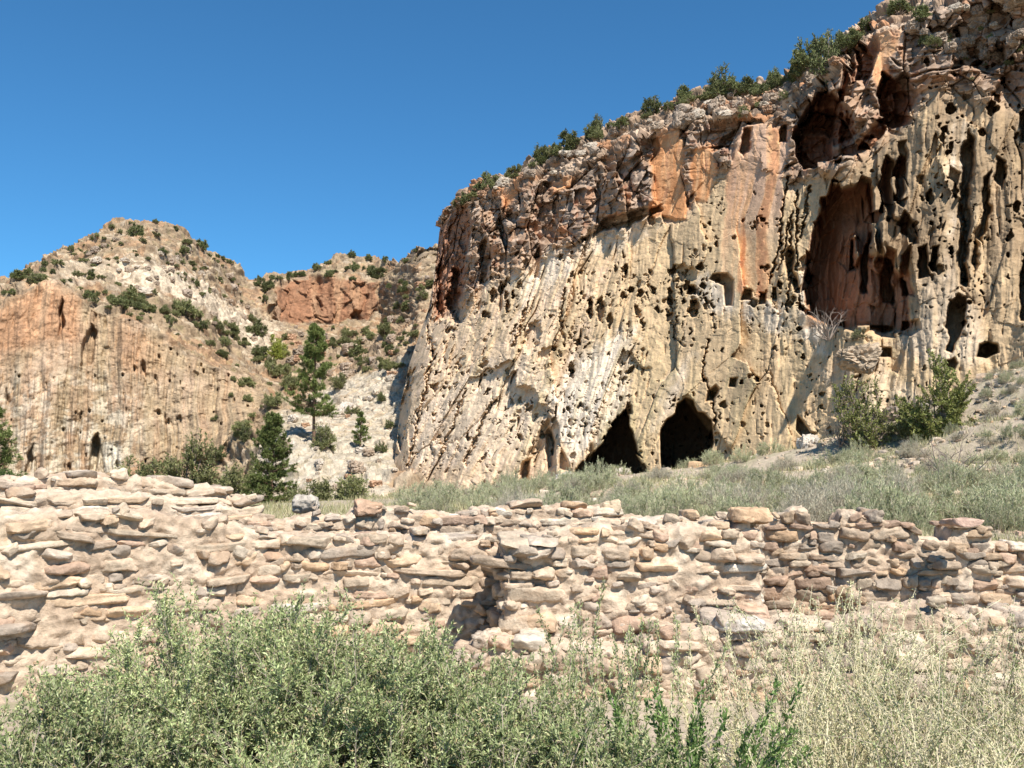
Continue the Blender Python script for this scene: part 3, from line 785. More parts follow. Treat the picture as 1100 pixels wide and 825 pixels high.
# ---------------------------------------------------------------- ground sheet
GC = []
for x_ in range(440, 1301, 60):
    GC.append((*P(x_, float(I(x_, CL_BASE)) + 1, float(I(x_, CL_Y)) - .5),))
for x_, y_, Y_ in [(500, 535, 45), (600, 530, 45), (700, 524, 42), (800, 516, 40), (900, 506, 38), (960, 494, 38), (1020, 478, 37), (1080, 452, 35), (1140, 440, 34),
                   (480, 552, 25), (600, 552, 25), (700, 550, 25), (800, 545, 25), (900, 540, 25), (1000, 532, 25), (1100, 520, 25), (1200, 510, 24),
                   (1060, 500, 31), (960, 515, 31), (840, 522, 32)]:
    GC.append((*P(x_, y_, Y_),))
GC = np.array(GC)
FLAT = np.array([(x, y, z) for x in range(-30, 31, 6) for y, z in ((-20, 0), (-8, 0), (0, 0), (6, 0.02), (9, .15), (12, .55), (15, .75))] + [(x, y, .9 + (y - 20) * .012) for x in range(-90, 0, 12) for y in (22, 40, 60)])
FLAT[-24:, 2] = [(.8, .25, -.1)[k % 3] for k in range(24)]
CTRL = np.concatenate([GC, FLAT])

def ground_z(x, y):
    x = np.asarray(x, float); y = np.asarray(y, float)
    sh = x.shape; x = x.ravel(); y = y.ravel()
    z = np.empty(len(x))
    for s in range(0, len(x), 20000):
        X, Yy = x[s:s + 20000, None], y[s:s + 20000, None]
        d2 = (X - CTRL[:, 0]) ** 2 + (Yy - CTRL[:, 1]) ** 2
        w = 1 / (d2 + 1.5) ** 2.2
        z[s:s + 20000] = (w * CTRL[:, 2]).sum(1) / w.sum(1)
    return z.reshape(sh)

def build_ground():
    x = np.concatenate([-np.geomspace(3000, 40, 16), np.linspace(-38, 38, 330), np.geomspace(40, 3000, 16)])
    y = np.concatenate([-np.geomspace(3000, 12, 14), np.linspace(-10, 62, 330), np.geomspace(64, 4000, 18)])
    X, Yy = np.meshgrid(x, y)
    Z = ground_z(np.clip(X, -100, 60), np.clip(Yy, -30, 90))
    p = np.stack([X, Yy, Z], -1).astype(f32)
    n = fbm(p, .35, 4, 301); n2 = fbm(p, 1.5, 3, 302)
    Z = Z + (.14 * n + .06 * n2) * sstep(8, 16, Yy) + .03 * n2 + .05 * fbm(p, 3.5, 3, 303) * sstep(10, 20, Yy)
    col = np.empty(X.shape + (3,), f32); col[:] = (.42, .34, .255)
    col = mixc(col, np.array([.33, .27, .19]), sstep(-.1, .2, n))
    col = mixc(col, np.array([.30, .28, .17]), .5 * sstep(0, .3, n2))
    V = np.stack([X, Yy, Z], -1)
    o = mesh_obj("ground", V.reshape(-1, 3), grid_faces(len(y), len(x)), M_SOIL, col.reshape(-1, 3))
    props(o, "dry sandy canyon floor rising to the foot of the cliff", kind="structure")
build_ground()
# ---------------------------------------------------------------- ruined walls of laid stones
def cube_template(n):
    pts = {}; faces = []
    def vid(p):
        k = tuple(np.round(p, 5))
        if k not in pts: pts[k] = len(pts)
        return pts[k]
    t = np.tan(np.linspace(-1, 1, n + 1) * math.pi / 4)
    for ax in range(3):
        for sg in (-1, 1):
            a, b_ = [i for i in range(3) if i != ax]
            for i in range(n):
                for j in range(n):
                    q = []
                    for di, dj in ((0, 0), (1, 0), (1, 1), (0, 1)):
                        p = [0, 0, 0]; p[ax] = sg; p[a] = t[i + di]; p[b_] = t[j + dj]
                        q.append(vid(p))
                    if (sg > 0) != (ax == 1): faces.append(q)
                    else: faces.append(q[::-1])
    V = np.array(list(pts.keys()), float)
    return V / np.linalg.norm(V, axis=1, keepdims=True), np.array(faces)

T_STONE = cube_template(9)
T_ROCK = cube_template(14)
STONE_COL = [((.52, .40, .285), 5), ((.47, .355, .255), 4), ((.41, .335, .265), 4), ((.35, .29, .235), 2), ((.55, .385, .245), 2), ((.56, .36, .205), .7), ((.46, .30, .21), 1.4),
             ((.60, .50, .38), 2.5), ((.66, .58, .47), 1.0), ((.55, .44, .32), 4)]
_sc = np.array([c for c, w in STONE_COL]); _sw = np.array([w for c, w in STONE_COL], float); _sw /= _sw.sum()

def stone_mesh(cen, half, yaw, rng, tmpl=T_STONE, cols=None, noise=1.0, roll=None):
    """many stones at once: cen (n,3), half sizes (n,3), yaw (n) -> V, F, colours"""
    T, F = tmpl
    n, m = len(cen), len(T)
    e = rng.uniform(3.5, 9.0, (n, 1))
    r = (np.abs(T[None, :, 0]) ** e + np.abs(T[None, :, 1]) ** e + np.abs(T[None, :, 2]) ** e) ** (-1 / e)
    p = T[None] * r[..., None]
    # wedge shapes: taper one way, sheared
    k = rng.normal(0, .16, (n, 4))
    p[..., 2] *= 1 + k[:, :1] * p[..., 0]
    p[..., 1] *= 1 + k[:, 1:2] * p[..., 0]
    p[..., 2] += .5 * k[:, 2:3] * p[..., 0]
    off = rng.uniform(-50, 50, (n, 1, 3))
    q = (p * half[:, None, :]) * 1.0
    n1 = fbm(q * 7 + off, 1.0, 2, 401); n2 = fbm(q * 26 + off, 1.0, 3, 402)
    mn = half.min(1)[:, None]
    amp = noise * (.62 * n1 * np.minimum(mn, .09) + .30 * n2 * np.minimum(mn, .07) * 2)
    q = q + T[None] * amp[..., None]
    # chipped faces
    for _ in range(5):
        d = rng.normal(size=(n, 1, 3)); d[..., 1] -= .5; d /= np.linalg.norm(d, axis=-1, keepdims=True)
        sup = (np.abs(d[:, 0]) * half).sum(1) * rng.uniform(.55, .92, n)
        s = np.maximum((q * d).sum(-1) - sup[:, None], 0)
        q = q - d * (s * .85)[..., None]
    if roll is not None:
        c, s = np.cos(roll)[:, None], np.sin(roll)[:, None]
        q = np.stack([q[..., 0] * c - q[..., 2] * s, q[..., 1], q[..., 0] * s + q[..., 2] * c], -1)
    c, s = np.cos(yaw)[:, None], np.sin(yaw)[:, None]
    q = np.stack([q[..., 0] * c - q[..., 1] * s, q[..., 0] * s + q[..., 1] * c, q[..., 2]], -1) + cen[:, None, :]
    if cols is None:
        cols = _sc[rng.choice(len(_sc), n, p=_sw)] * rng.uniform(.85, 1.15, (n, 1))
        cols = cols * .85 + np.array([.53, .415, .30]) * .15
    col = np.repeat(np.asarray(cols)[:, None, :], m, 1)
    f2 = fbm(q * 1.0, 9.0, 3, 403)
    rst = sstep(.1, .35, fbm(q + off * .01, 4.5, 3, 404))
    col = col * (1 + .45 * f2)[..., None]
    col = col * (1 - .35 * rst[..., None]) + np.array([.52, .33, .2]) * .35 * rst[..., None]
    Fs = (F[None] + (np.arange(n) * m)[:, None, None]).reshape(-1, 4)
    return q.reshape(-1, 3), Fs, np.clip(col, .02, .8).reshape(-1, 3)

class Path:
    def __init__(self, pts):
        self.p = np.array(pts, float)
        d = np.diff(self.p, axis=0); self.l = np.hypot(d[:, 0], d[:, 1]); self.s = np.concatenate([[0], np.cumsum(self.l)])
        self.L = self.s[-1]; self.d = d / self.l[:, None]
    def at(self, s):
        s = np.clip(s, 0, self.L - 1e-6)
        k = np.clip(np.searchsorted(self.s, s, side='right') - 1, 0, len(self.d) - 1)
        return self.p[k] + self.d[k] * (s - self.s[k])[..., None], self.d[k]

def wx_(px, Y): return (px - 550) / FPX * Y

def ruin_wall(label, pts, top, zb, thick, seed, layers=((0, 0),), group=None, hmean=.08, wmean=.21, mort=.5, rusty=0.):
    """pts: world XY corners left to right; top: [(px, py)] photo profile of its crest; layers: (set back m, px lower)"""
    rng = np.random.default_rng(seed)
    root = link(bpy.data.objects.new("ruined_wall", None)); root["kind"] = "thing"
    path = Path(pts)
    mid = path.at(np.array(path.L / 2))[0]
    root.location = (mid[0], mid[1], zb)
    props(root, label, "stone wall", group)
    org = np.array([mid[0], mid[1], zb])
    def ztop(s, back, dpy):
        p, d = path.at(s)
        out = np.stack([d[..., 1], -d[..., 0]], -1)
        q = p - out * back
        px = 550 + FPX * q[..., 0] / q[..., 1]
        return P(px, I(px, top) + dpy, q[..., 1])[..., 2]
    C, H, YW, RL = [], [], [], []
    prev = None
    for li, (back, dpy) in enumerate(layers):
        z0 = zb
        zcur = zb
        wob = rng.uniform(0, 100)
        while True:
            h = np.clip(rng.normal(hmean, .024), .05, .17)
            zc = zcur + h / 2
            if zc > 2.6: break
            s = rng.uniform(-.2, 0); anyp = False
            while s < path.L:
                w = np.clip(rng.lognormal(math.log(wmean), .5), .07, .8)
                sc = s + w / 2
                if sc > path.L + .1: break
                z = zc + .05 * float(perlin(np.array([[sc * .8, wob, zc * .5]]), 1, 5)[0]) + rng.normal(0, .006)
                zt = float(ztop(np.array(sc), back, dpy)) + rng.normal(0, .02)
                hh = h * rng.uniform(.82, 1.14)
                if z + hh * .35 < zt:
                    anyp = True
                    low = prev is not None and z < float(ztop(np.array(sc), layers[li - 1][0], layers[li - 1][1])) - .2
                    if not low:
                        p, d = path.at(np.array(sc)); out = np.array([d[1], -d[0]])
                        near_top = z > zt - .34
                        spots = [0.0]
                        if thick > .35: spots.append(thick - .26)
                        if near_top and thick > .5: spots.append(thick * .5 - .13)
                        for k, off in enumerate(spots):
                            if k and not near_top: continue
                            dep = rng.uniform(.22, .30)
                            o = back + off + dep / 2 + rng.normal(0, .016) - (rng.random() < .12) * .03
                            ww = w * rng.uniform(.95, 1.05)
                            if rng.random() < .04 and not near_top: continue      # a fallen stone: only mortar shows
                            q = p - out * o + d * rng.normal(0, .01) * (k > 0)
                            C.append((q[0], q[1], z)); H.append((ww / 2, dep / 2, hh / 2)); YW.append(math.atan2(d[1], d[0]) + rng.normal(0, .07)); RL.append(rng.normal(0, .045 if not near_top else .09))
                s += w + rng.uniform(-.01, .02)
            if not anyp and zc > zb + .3: break
            zcur += h + rng.uniform(.0, .014)
        prev = back
    nch = int(path.L * 55)
    for _ in range(nch):
        sc = rng.uniform(0, path.L); z = rng.uniform(zb + .1, 1.9)
        if z > float(ztop(np.array(sc), layers[-1][0], layers[-1][1])) + .02: continue
        li = 0
        while li < len(layers) - 1 and z > float(ztop(np.array(sc), *layers[li])) - .05: li += 1
        p, d = path.at(np.array(sc)); out = np.array([d[1], -d[0]])
        r = rng.uniform(.018, .048)
        q = p - out * (layers[li][0] + r * .6 + rng.uniform(.0, .03))
        C.append((q[0], q[1], z)); H.append((r * rng.uniform(1, 2.2), r * 1.3, r * rng.uniform(.6, 1))); YW.append(math.atan2(d[1], d[0]) + rng.normal(0, .4)); RL.append(rng.normal(0, .3))
    C = np.array(C) - org; H = np.array(H); YW = np.array(YW); RL = np.array(RL)
    wts = _sw * (1 + rusty * np.array([0, 0, 0, .6, 2.5, 1.5, 4, -.7, -.8, -.3])); wts = np.clip(wts, 0, 9); wts /= wts.sum()
    V, F, col = stone_mesh(C, H, YW, rng, roll=RL, cols=(_sc[rng.choice(len(_sc), len(C), p=wts)] * .72 + np.array([.53, .41, .30]) * .28) * rng.uniform(.8 - .15 * rusty, 1.15 - .2 * rusty, (len(C), 1)))
    mesh_obj("masonry", V, F, M_STONE, col, True, root)
    # mortar and rubble core
    for li, (back, dpy) in enumerate(layers):
        ns = int(path.L / .018); s = np.linspace(-.0, path.L, ns)
        zt = ztop(s, back, dpy) - .06
        zt = zt + .035 * perlin(np.stack([s * 5, s * 0, s * 0 + seed], -1), 1, 6)
        p, d = path.at(s); out = np.stack([d[:, 1], -d[:, 0]], -1)
        # smooth direction changes at corners
        for _ in range(6): out[1:-1] = (out[:-2] + 2 * out[1:-1] + out[2:]) / 4
        nf, nt = 90, 14
        rows = []
        inset = .036
        for t in np.linspace(0, 1, nf): rows.append((inset * np.ones(ns), zb + (zt - zb) * t))
        for t in np.linspace(0, 1, nt + 1)[1:]: rows.append((inset + (thick - 2 * inset) * t * np.ones(ns), zt + .03 * math.sin(math.pi * t)))
        for t in np.linspace(1, 0, 12)[1:]: rows.append(((thick - inset) * np.ones(ns), zb + (zt - zb) * t))
        G = np.empty((len(rows), ns, 3))
        for k, (o, z) in enumerate(rows):
            q = p - out * (o + back)[:, None]
            G[k, :, :2] = q; G[k, :, 2] = z
        n = normals(G)
        if (n[40, ns // 2, :2] * out[ns // 2]).sum() < 0: n = -n
        nn = fbm(G, (3.2, 3.2, 4.5), 3, 411 + seed); n2 = fbm(G, 17, 3, 412); n3 = fbm(G, 8, 2, 415)
        G = G + n * (.038 * nn * mort * 2 + .034 * n3 + .04 * n2 + (mort - .5) * .05)[..., None]
        c0 = np.empty(G.shape); c0[:] = (.54, .415, .30)
        c0 = mixc(c0.astype(f32), np.array([.46, .34, .24]), sstep(-.1, .2, fbm(G, 1.3, 3, 413)))
        c0 = mixc(c0, np.array([.62, .51, .39]), .6 * sstep(.05, .3, fbm(G, 5, 3, 414)))
        c0 = np.clip(c0 * (1 + .4 * n2)[..., None], .03, .8)
        # end caps: pull the end rows in to close the section
        G2 = np.concatenate([G[:, :1] * 0 + G[:, :1].mean(0, keepdims=True), G, G[:, -1:] * 0 + G[:, -1:].mean(0, keepdims=True)], 1)
        c2 = np.concatenate([c0[:, :1], c0, c0[:, -1:]], 1)
        mesh_obj("mortar_core", (G2 - org).reshape(-1, 3), grid_faces(G2.shape[0], G2.shape[1]), M_MORTAR, c2.reshape(-1, 3), True, root)
    return root

WX = wx_
ruin_wall("long ruined stone wall at the left with a rounded rubble crest, highest of the walls",
          [(WX(-420, 6.6), 6.6), (WX(0, 7.0), 7.0), (WX(310, 8.1), 8.1), (WX(440, 8.45), 8.45), (WX(532, 8.6), 8.6)],
          [(-400, 560), (-100, 552), (0, 549), (60, 546), (160, 545), (240, 556), (300, 570), (330, 572), (540, 574)], -.15, .5, 11, wmean=.28, mort=.66, rusty=.2)
ruin_wall("sloping heap of mortared rubble on top behind the long left wall",
          [(WX(-420, 7.15), 7.15), (WX(0, 7.55), 7.55), (WX(290, 8.6), 8.6)],
          [(-400, 535), (-100, 532), (0, 529), (60, 522), (150, 526), (240, 538), (300, 556)], .2, .5, 12, layers=((0, 0), (.5, -17)), mort=.6)
ruin_wall("short back wall of grey stones between the left wall and the middle wall",
          [(WX(296, 9.3), 9.3), (WX(420, 9.6), 9.6), (WX(520, 9.7), 9.7)],
          [(296, 553), (320, 552), (340, 551), (375, 550), (385, 543), (430, 542), (470, 549), (510, 552)], .1, .45, 13)
ruin_wall("middle ruined wall standing forward, its left end shaded",
          [(WX(532, 8.75), 8.75), (WX(543, 7.9), 7.9), (WX(680, 7.95), 7.95), (WX(817, 8.05), 8.05), (WX(816, 8.05), 9.0)],
          [(500, 580), (560, 574), (580, 572), (640, 562), (700, 566), (760, 562), (790, 560), (805, 562), (825, 563)], -.15, .42, 14, mort=.75)
ruin_wall("low back wall with a row of upright rubble behind the middle wall",
          [(WX(508, 9.9), 9.9), (WX(570, 10), 10.0), (WX(660, 10.1), 10.1), (WX(800, 10.1), 10.1)],
          [(505, 545), (512, 541), (560, 542), (600, 541), (648, 541), (660, 549), (700, 553), (760, 552), (800, 556)], .1, .45, 15)
ruin_wall("right ruined wall with dark gaps between reddish stones and a niche near its top",
          [(WX(806, 9.3), 9.3), (WX(868, 9.2), 9.2), (WX(960, 9.15), 9.15), (WX(1062, 9.1), 9.1)],
          [(812, 560), (830, 552), (848, 541), (862, 540), (870, 556), (896, 560), (903, 545), (915, 544), (945, 553), (975, 562), (985, 573), (1015, 574), (1020, 560), (1050, 562), (1064, 568)], -.1, .5, 16, mort=.35, rusty=1.2)
ruin_wall("far right end of the ruins, a low wall running out of the photo",
          [(WX(1060, 9.2), 9.2), (WX(1150, 9.1), 9.1), (WX(1350, 9.0), 9.0)],
          [(1060, 578), (1090, 582), (1120, 584), (1350, 590)], -.1, .45, 17)
ruin_wall("lowest front wall with a flat pale capstone, before the middle wall's right end",
          [(WX(690, 7.3), 7.3), (WX(770, 7.25), 7.25), (WX(868, 7.2), 7.2)],
          [(690, 690), (735, 676), (770, 668), (860, 664), (872, 672)], -.15, .5, 18, mort=.7)
ruin_wall("low tumbled footing of pinkish stones under the weeds at the right",
          [(WX(880, 7.2), 7.2), (WX(980, 7.1), 7.1), (WX(1250, 7.0), 7.0)],
          [(880, 672), (940, 652), (1000, 648), (1060, 656), (1100, 652), (1250, 655)], -.15, .5, 19, mort=.55, hmean=.15, wmean=.36)
ruin_wall("low tumbled stones at the foot of the middle wall above the grey-green bushes",
          [(WX(500, 7.5), 7.5), (WX(600, 7.4), 7.4), (WX(690, 7.3), 7.3)],
          [(490, 690), (520, 684), (600, 690), (690, 700)], -.15, .5, 20, mort=.6, hmean=.13)

def stone(name, label, cat, px, py, Y, w, h, d, col, seed, tmpl=T_ROCK, roll=0., yaw=0., e=1.0, group=None, bury=.15):
    rng = np.random.default_rng(seed)
    p = P(px, py, Y)
    V, F, c = stone_mesh(np.zeros((1, 3)), np.array([[w / 2, d / 2, h / 2]]), np.array([yaw]), rng, tmpl, np.array([col]), e, np.array([roll]))
    o = mesh_obj(name, V, F, M_STONE if w < 1.2 else M_CLIFF, c)
    o.location = p
    return props(o, label, cat, group)

m8 = 8.0 / FPX
stone("loose_stone", "large tan-orange block lying on the right corner of the middle wall", "stone", 806, 553, 8.15, 43 * m8, 15 * m8, .26, (.55, .37, .23), 501, yaw=.05)
stone("loose_stone", "flat pale capstone on the low front wall", "stone", 793, 670, 7.35, 52 * 7.3 / FPX, 14 * 7.3 / FPX, .34, (.56, .50, .43), 502)
stone("loose_stone", "reddish-brown stone lying on the crest between the left and middle walls", "stone", 396, 546, 9.6, 29 * .009, 14 * .009, .22, (.47, .31, .21), 503, yaw=.2)
stone("loose_stone", "pale grey boulder resting behind the wall under the dark green pine", "stone", 327, 541, 10.4, 26 * .0096, 18 * .0096, .2, (.47, .41, .34), 504)
stone("loose_stone", "small square pale stone on the crest of the low back wall", "stone", 656, 545, 10.2, 20 * .0094, 14 * .0094, .2, (.60, .46, .31), 507)
stone("loose_stone", "thin flat slab topping the right wall near its right end", "stone", 1033, 561, 8.75, 36 * .0081, 8 * .0081, .3, (.50, .34, .26), 513)
# bigger rocks at the foot of the cliff
# ---------------------------------------------------------------- vegetation
def unit(v): return v / (np.linalg.norm(v, axis=-1, keepdims=True) + 1e-9)

def leaves(C, D, L, Wd, rng, fold=0.0):
    """one pointed blade per centre"""
    n = len(C)
    L = np.broadcast_to(L, n)[:, None]; Wd = np.broadcast_to(Wd, n)[:, None]
    S = unit(np.cross(D, rng.normal(size=(n, 3))))
    m = C + D * L * .5
    nrm = np.cross(D, S)
    V = np.stack([C, m + S * Wd * .5, C + D * L - nrm * L * .12, m - S * Wd * .5], 1).reshape(-1, 3)
    return V, np.arange(n * 4).reshape(n, 4)

def tubes(P0, P1, R0, R1, k=3):
    n = len(P0)
    D = unit(P1 - P0)
    a = unit(np.cross(D, np.where(np.abs(D[:, 2:3]) > .9, [[1., 0, 0]], [[0, 0, 1.]])))
    b_ = np.cross(D, a)
    ang = np.arange(k) * 2 * math.pi / k
    ring = np.cos(ang)[None, :, None] * a[:, None] + np.sin(ang)[None, :, None] * b_[:, None]
    R0 = np.broadcast_to(R0, n)[:, None, None]; R1 = np.broadcast_to(R1, n)[:, None, None]
    V = np.concatenate([P0[:, None] + ring * R0, P1[:, None] + ring * R1], 1)
    f = np.array([[i, (i + 1) % k, k + (i + 1) % k, k + i] for i in range(k)])
    F = (f[None] + (np.arange(n) * 2 * k)[:, None, None]).reshape(-1, 4)
    return V.reshape(-1, 3), F

def merge(*vf):
    V, F, o = [], [], 0
    for v, f in vf:
        V.append(v); F.append(f + o); o += len(v)
    return np.concatenate(V), np.concatenate(F)

def curve_pts(A, Bp, bend, rng, k=5, sag=0.):
    """k+1 points from A to B per row with a random bow"""
    t = np.linspace(0, 1, k + 1)[None, :, None]
    off = rng.normal(size=(len(A), 1, 3)) * bend
    off[..., 2] += sag
    return A[:, None] * (1 - t) + Bp[:, None] * t + off * (4 * t * (1 - t)) * np.linalg.norm(Bp - A, axis=1)[:, None, None]

def curve_tubes(Q, r0, r1, sides=3):
    n, k1, _ = Q.shape
    t = np.linspace(0, 1, k1)
    rr = (np.broadcast_to(r0, n)[:, None] * (1 - t) + np.broadcast_to(r1, n)[:, None] * t)
    return tubes(Q[:, :-1].reshape(-1, 3), Q[:, 1:].reshape(-1, 3), rr[:, :-1].ravel(), rr[:, 1:].ravel(), sides)

def on_curve(Q, idx, t):
    k = Q.shape[1] - 1
    f = np.clip(t * k, 0, k - 1e-4); i = f.astype(int); w = (f - i)[:, None]
    a, b_ = Q[idx, i], Q[idx, i + 1]
    return a * (1 - w) + b_ * w, unit(b_ - a)

def shrub(seed, R, H, stems, twigs, nleaf, lL, lW, stiff=.5, droop=0., lobes=5, base_r=.12, tw=.22, spread=.6, stem_r=.01, tmin=.3, along=.6, uneven=.35, emin=.72):
    """returns (leaf V,F), (stem V,F): a domed shrub whose outline is broken into several lobes"""
    rng = np.random.default_rng(seed)
    lob = unit(rng.normal(size=(lobes, 3)) + [0, 0, .6]); lob[:, 2] = np.abs(lob[:, 2])
    ph = rng.uniform(0, 2 * math.pi, stems); cz = rng.uniform(.05, 1, stems)
    d = np.stack([np.cos(ph) * np.sqrt(1 - cz ** 2), np.sin(ph) * np.sqrt(1 - cz ** 2), cz], -1)
    g = 1 - uneven + uneven * np.clip(((d @ lob.T).max(1) - .6) / .4, 0, 1) + rng.normal(0, .04, stems)
    end = d * [R, R, H] * (g * rng.uniform(emin, 1.0, stems))[:, None]
    A = np.stack([np.cos(ph), np.sin(ph), 0 * ph], -1) * R * base_r * rng.random((stems, 1))
    Q = curve_pts(A, end, .10, rng, 6, sag=.05)
    si = rng.integers(0, stems, twigs); tt = rng.uniform(tmin, 1, twigs) ** .7
    tp, td = on_curve(Q, si, tt)
    dirs = unit(td * spread + rng.normal(size=(twigs, 3)) * .55 + np.array([0, 0, stiff]))
    tl = tw * rng.uniform(.5, 1.2, twigs) * (R + H) / 2
    TE = tp + dirs * tl[:, None]
    TQ = curve_pts(tp, TE, .06, rng, 3, sag=-droop)
    li = rng.integers(0, twigs, nleaf); lt = rng.uniform(.1, 1.02, nleaf)
    lp, ld = on_curve(TQ, li, lt)
    LD = unit(ld * along + rng.normal(size=(nleaf, 3)) * .55 + np.array([0, 0, stiff * .3]))
    LV = leaves(lp, LD, lL * rng.uniform(.6, 1.25, nleaf), lW * rng.uniform(.7, 1.3, nleaf), rng)
    ST = merge(curve_tubes(Q, stem_r, stem_r * .35), curve_tubes(TQ, stem_r * .3, stem_r * .12))
    return LV, ST

M_SALT = leaf_material("saltbush_leaf", [(0, (.07, .09, .035)), (.25, (.22, .27, .10)), (.6, (.385, .44, .19)), (.85, (.55, .59, .31)), (.97, (.56, .47, .26)), (1, (.45, .30, .16))], .2)
M_DRYW = leaf_material("dry_weed_leaf", [(0, (.24, .28, .11)), (.3, (.46, .45, .23)), (.65, (.66, .59, .36)), (1, (.74, .64, .44))], .25)
M_FORB = leaf_material("green_leaf", [(0, (.05, .09, .025)), (.5, (.13, .21, .055)), (1, (.26, .34, .12))], .3, .5)
M_SAGE = leaf_material("sage_leaf", [(0, (.18, .21, .10)), (.4, (.39, .42, .23)), (.75, (.51, .50, .31)), (1, (.56, .50, .35))], .2)
M_SAGE2 = leaf_material("grey_brush_leaf", [(0, (.25, .23, .16)), (.5, (.44, .41, .29)), (1, (.55, .50, .37))], .2)
M_GRASS = leaf_material("dry_grass_blade", [(0, (.22, .23, .10)), (.5, (.38, .34, .18)), (1, (.52, .45, .29))], .2)
M_JUN = leaf_material("juniper_leaf", [(0, (.055, .06, .02)), (.5, (.14, .16, .06)), (1, (.26, .28, .11))], .15)
M_OLIVE = leaf_material("olive_shrub_leaf", [(0, (.09, .10, .035)), (.5, (.20, .215, .08)), (1, (.33, .32, .15))], .2)
M_BRIGHT = leaf_material("mountain_shrub_leaf", [(0, (.09, .10, .025)), (.5, (.25, .27, .075)), (1, (.42, .43, .15))], .22)
M_PINE = leaf_material("pine_needle", [(0, (.05, .065, .015)), (.5, (.15, .19, .05)), (1, (.30, .35, .12))], .15)
M_LIME = leaf_material("yellow_leaf", [(0, (.24, .30, .04)), (.5, (.42, .46, .08)), (1, (.58, .58, .16))], .3)
M_STRAW = plain_material("straw_stem", (.56, .49, .32), .85, .25, 30)
M_TWIG = plain_material("dry_twig", (.40, .33, .25), .9, .3, 30)
M_WOOD = plain_material("grey_wood", (.22, .17, .135), .9, .35, 12)
M_BARK = plain_material("pine_bark", (.17, .10, .065), .9, .35, 8)

def one_mesh(name, lv, st, mleaf, mstem):
    """leaves and twigs of a small plant in one mesh with two materials"""
    V, F = merge(lv, st)
    me = mesh_data(name, V, F, mleaf, None, False)
    me.materials.append(mstem)
    idx = np.zeros(len(F), np.int32); idx[len(lv[1]):] = 1
    me.polygons.foreach_set("material_index", idx)
    return me

def put(me, name, loc, scale, rot, label, cat, group=None):
    o = link(bpy.data.objects.new(name, me))
    o.location = loc; o.rotation_euler = (0, 0, rot)
    o.scale = (scale, scale, scale) if np.isscalar(scale) else scale
    return props(o, label, cat, group)

def put_parts(parts, name, loc, scale, rot, label, cat, group=None):
    """parts: [(part name, mesh)]"""
    r = link(bpy.data.objects.new(name, None))
    r.location = loc; r.rotation_euler = (0, 0, rot)
    r.scale = (scale, scale, scale) if np.isscalar(scale) else scale
    props(r, label, cat, group)
    for n, me in parts:
        link(bpy.data.objects.new(n, me), r)
    return r

def surf_at(px, py, which):
    V, X, Y_ = (CLV, CLPX, CLPY) if which == 'cliff' else (HLV, HLPX, HLPY)
    d = (X - px) ** 2 + (Y_ - py) ** 2
    m = d < max(d.min(), 1.0) + 2.0
    k = np.argmin(np.where(m, V[..., 1], 1e9))
    return V.reshape(-1, 3)[k].copy()

# prototypes (meshes shared by the copies)
ml = lambda name, v: mesh_data(name, v[0], v[1], None, None, False)
def with_mat(me, m): me.materials.append(m); return me
JUN = [one_mesh("juniper", *shrub(600 + k, .62, [.85, .7, 1.0, .6][k], 34, 560, 6400, .08, .032, stiff=.1, tw=.22, stem_r=.018, base_r=.1, tmin=.5, uneven=.5, lobes=4), M_JUN, M_WOOD) for k in range(4)]
OLV = [one_mesh("shrub", *shrub(610 + k, .62, [.6, .5, .75][k], 30, 420, 4600, .085, .026, stiff=.45, tw=.26, stem_r=.014, base_r=.2, uneven=.5), M_OLIVE, M_WOOD) for k in range(3)]
SAGE = [one_mesh("sagebrush", *shrub(620 + k, .62, [.62, .5, .75][k], 46, 620, 5600, .062, .008, stiff=1.0, tw=.3, spread=1.0, stem_r=.006, base_r=.55, tmin=.1, along=1.4), M_SAGE, M_TWIG) for k in range(3)]
GREY = [one_mesh("grey_brush", *shrub(630 + k, .62, [.62, .5][k], 60, 900, 3600, .06, .007, stiff=.9, tw=.34, spread=1.0, stem_r=.007, base_r=.5, tmin=.1, along=1.4), M_SAGE2, M_TWIG) for k in range(2)]

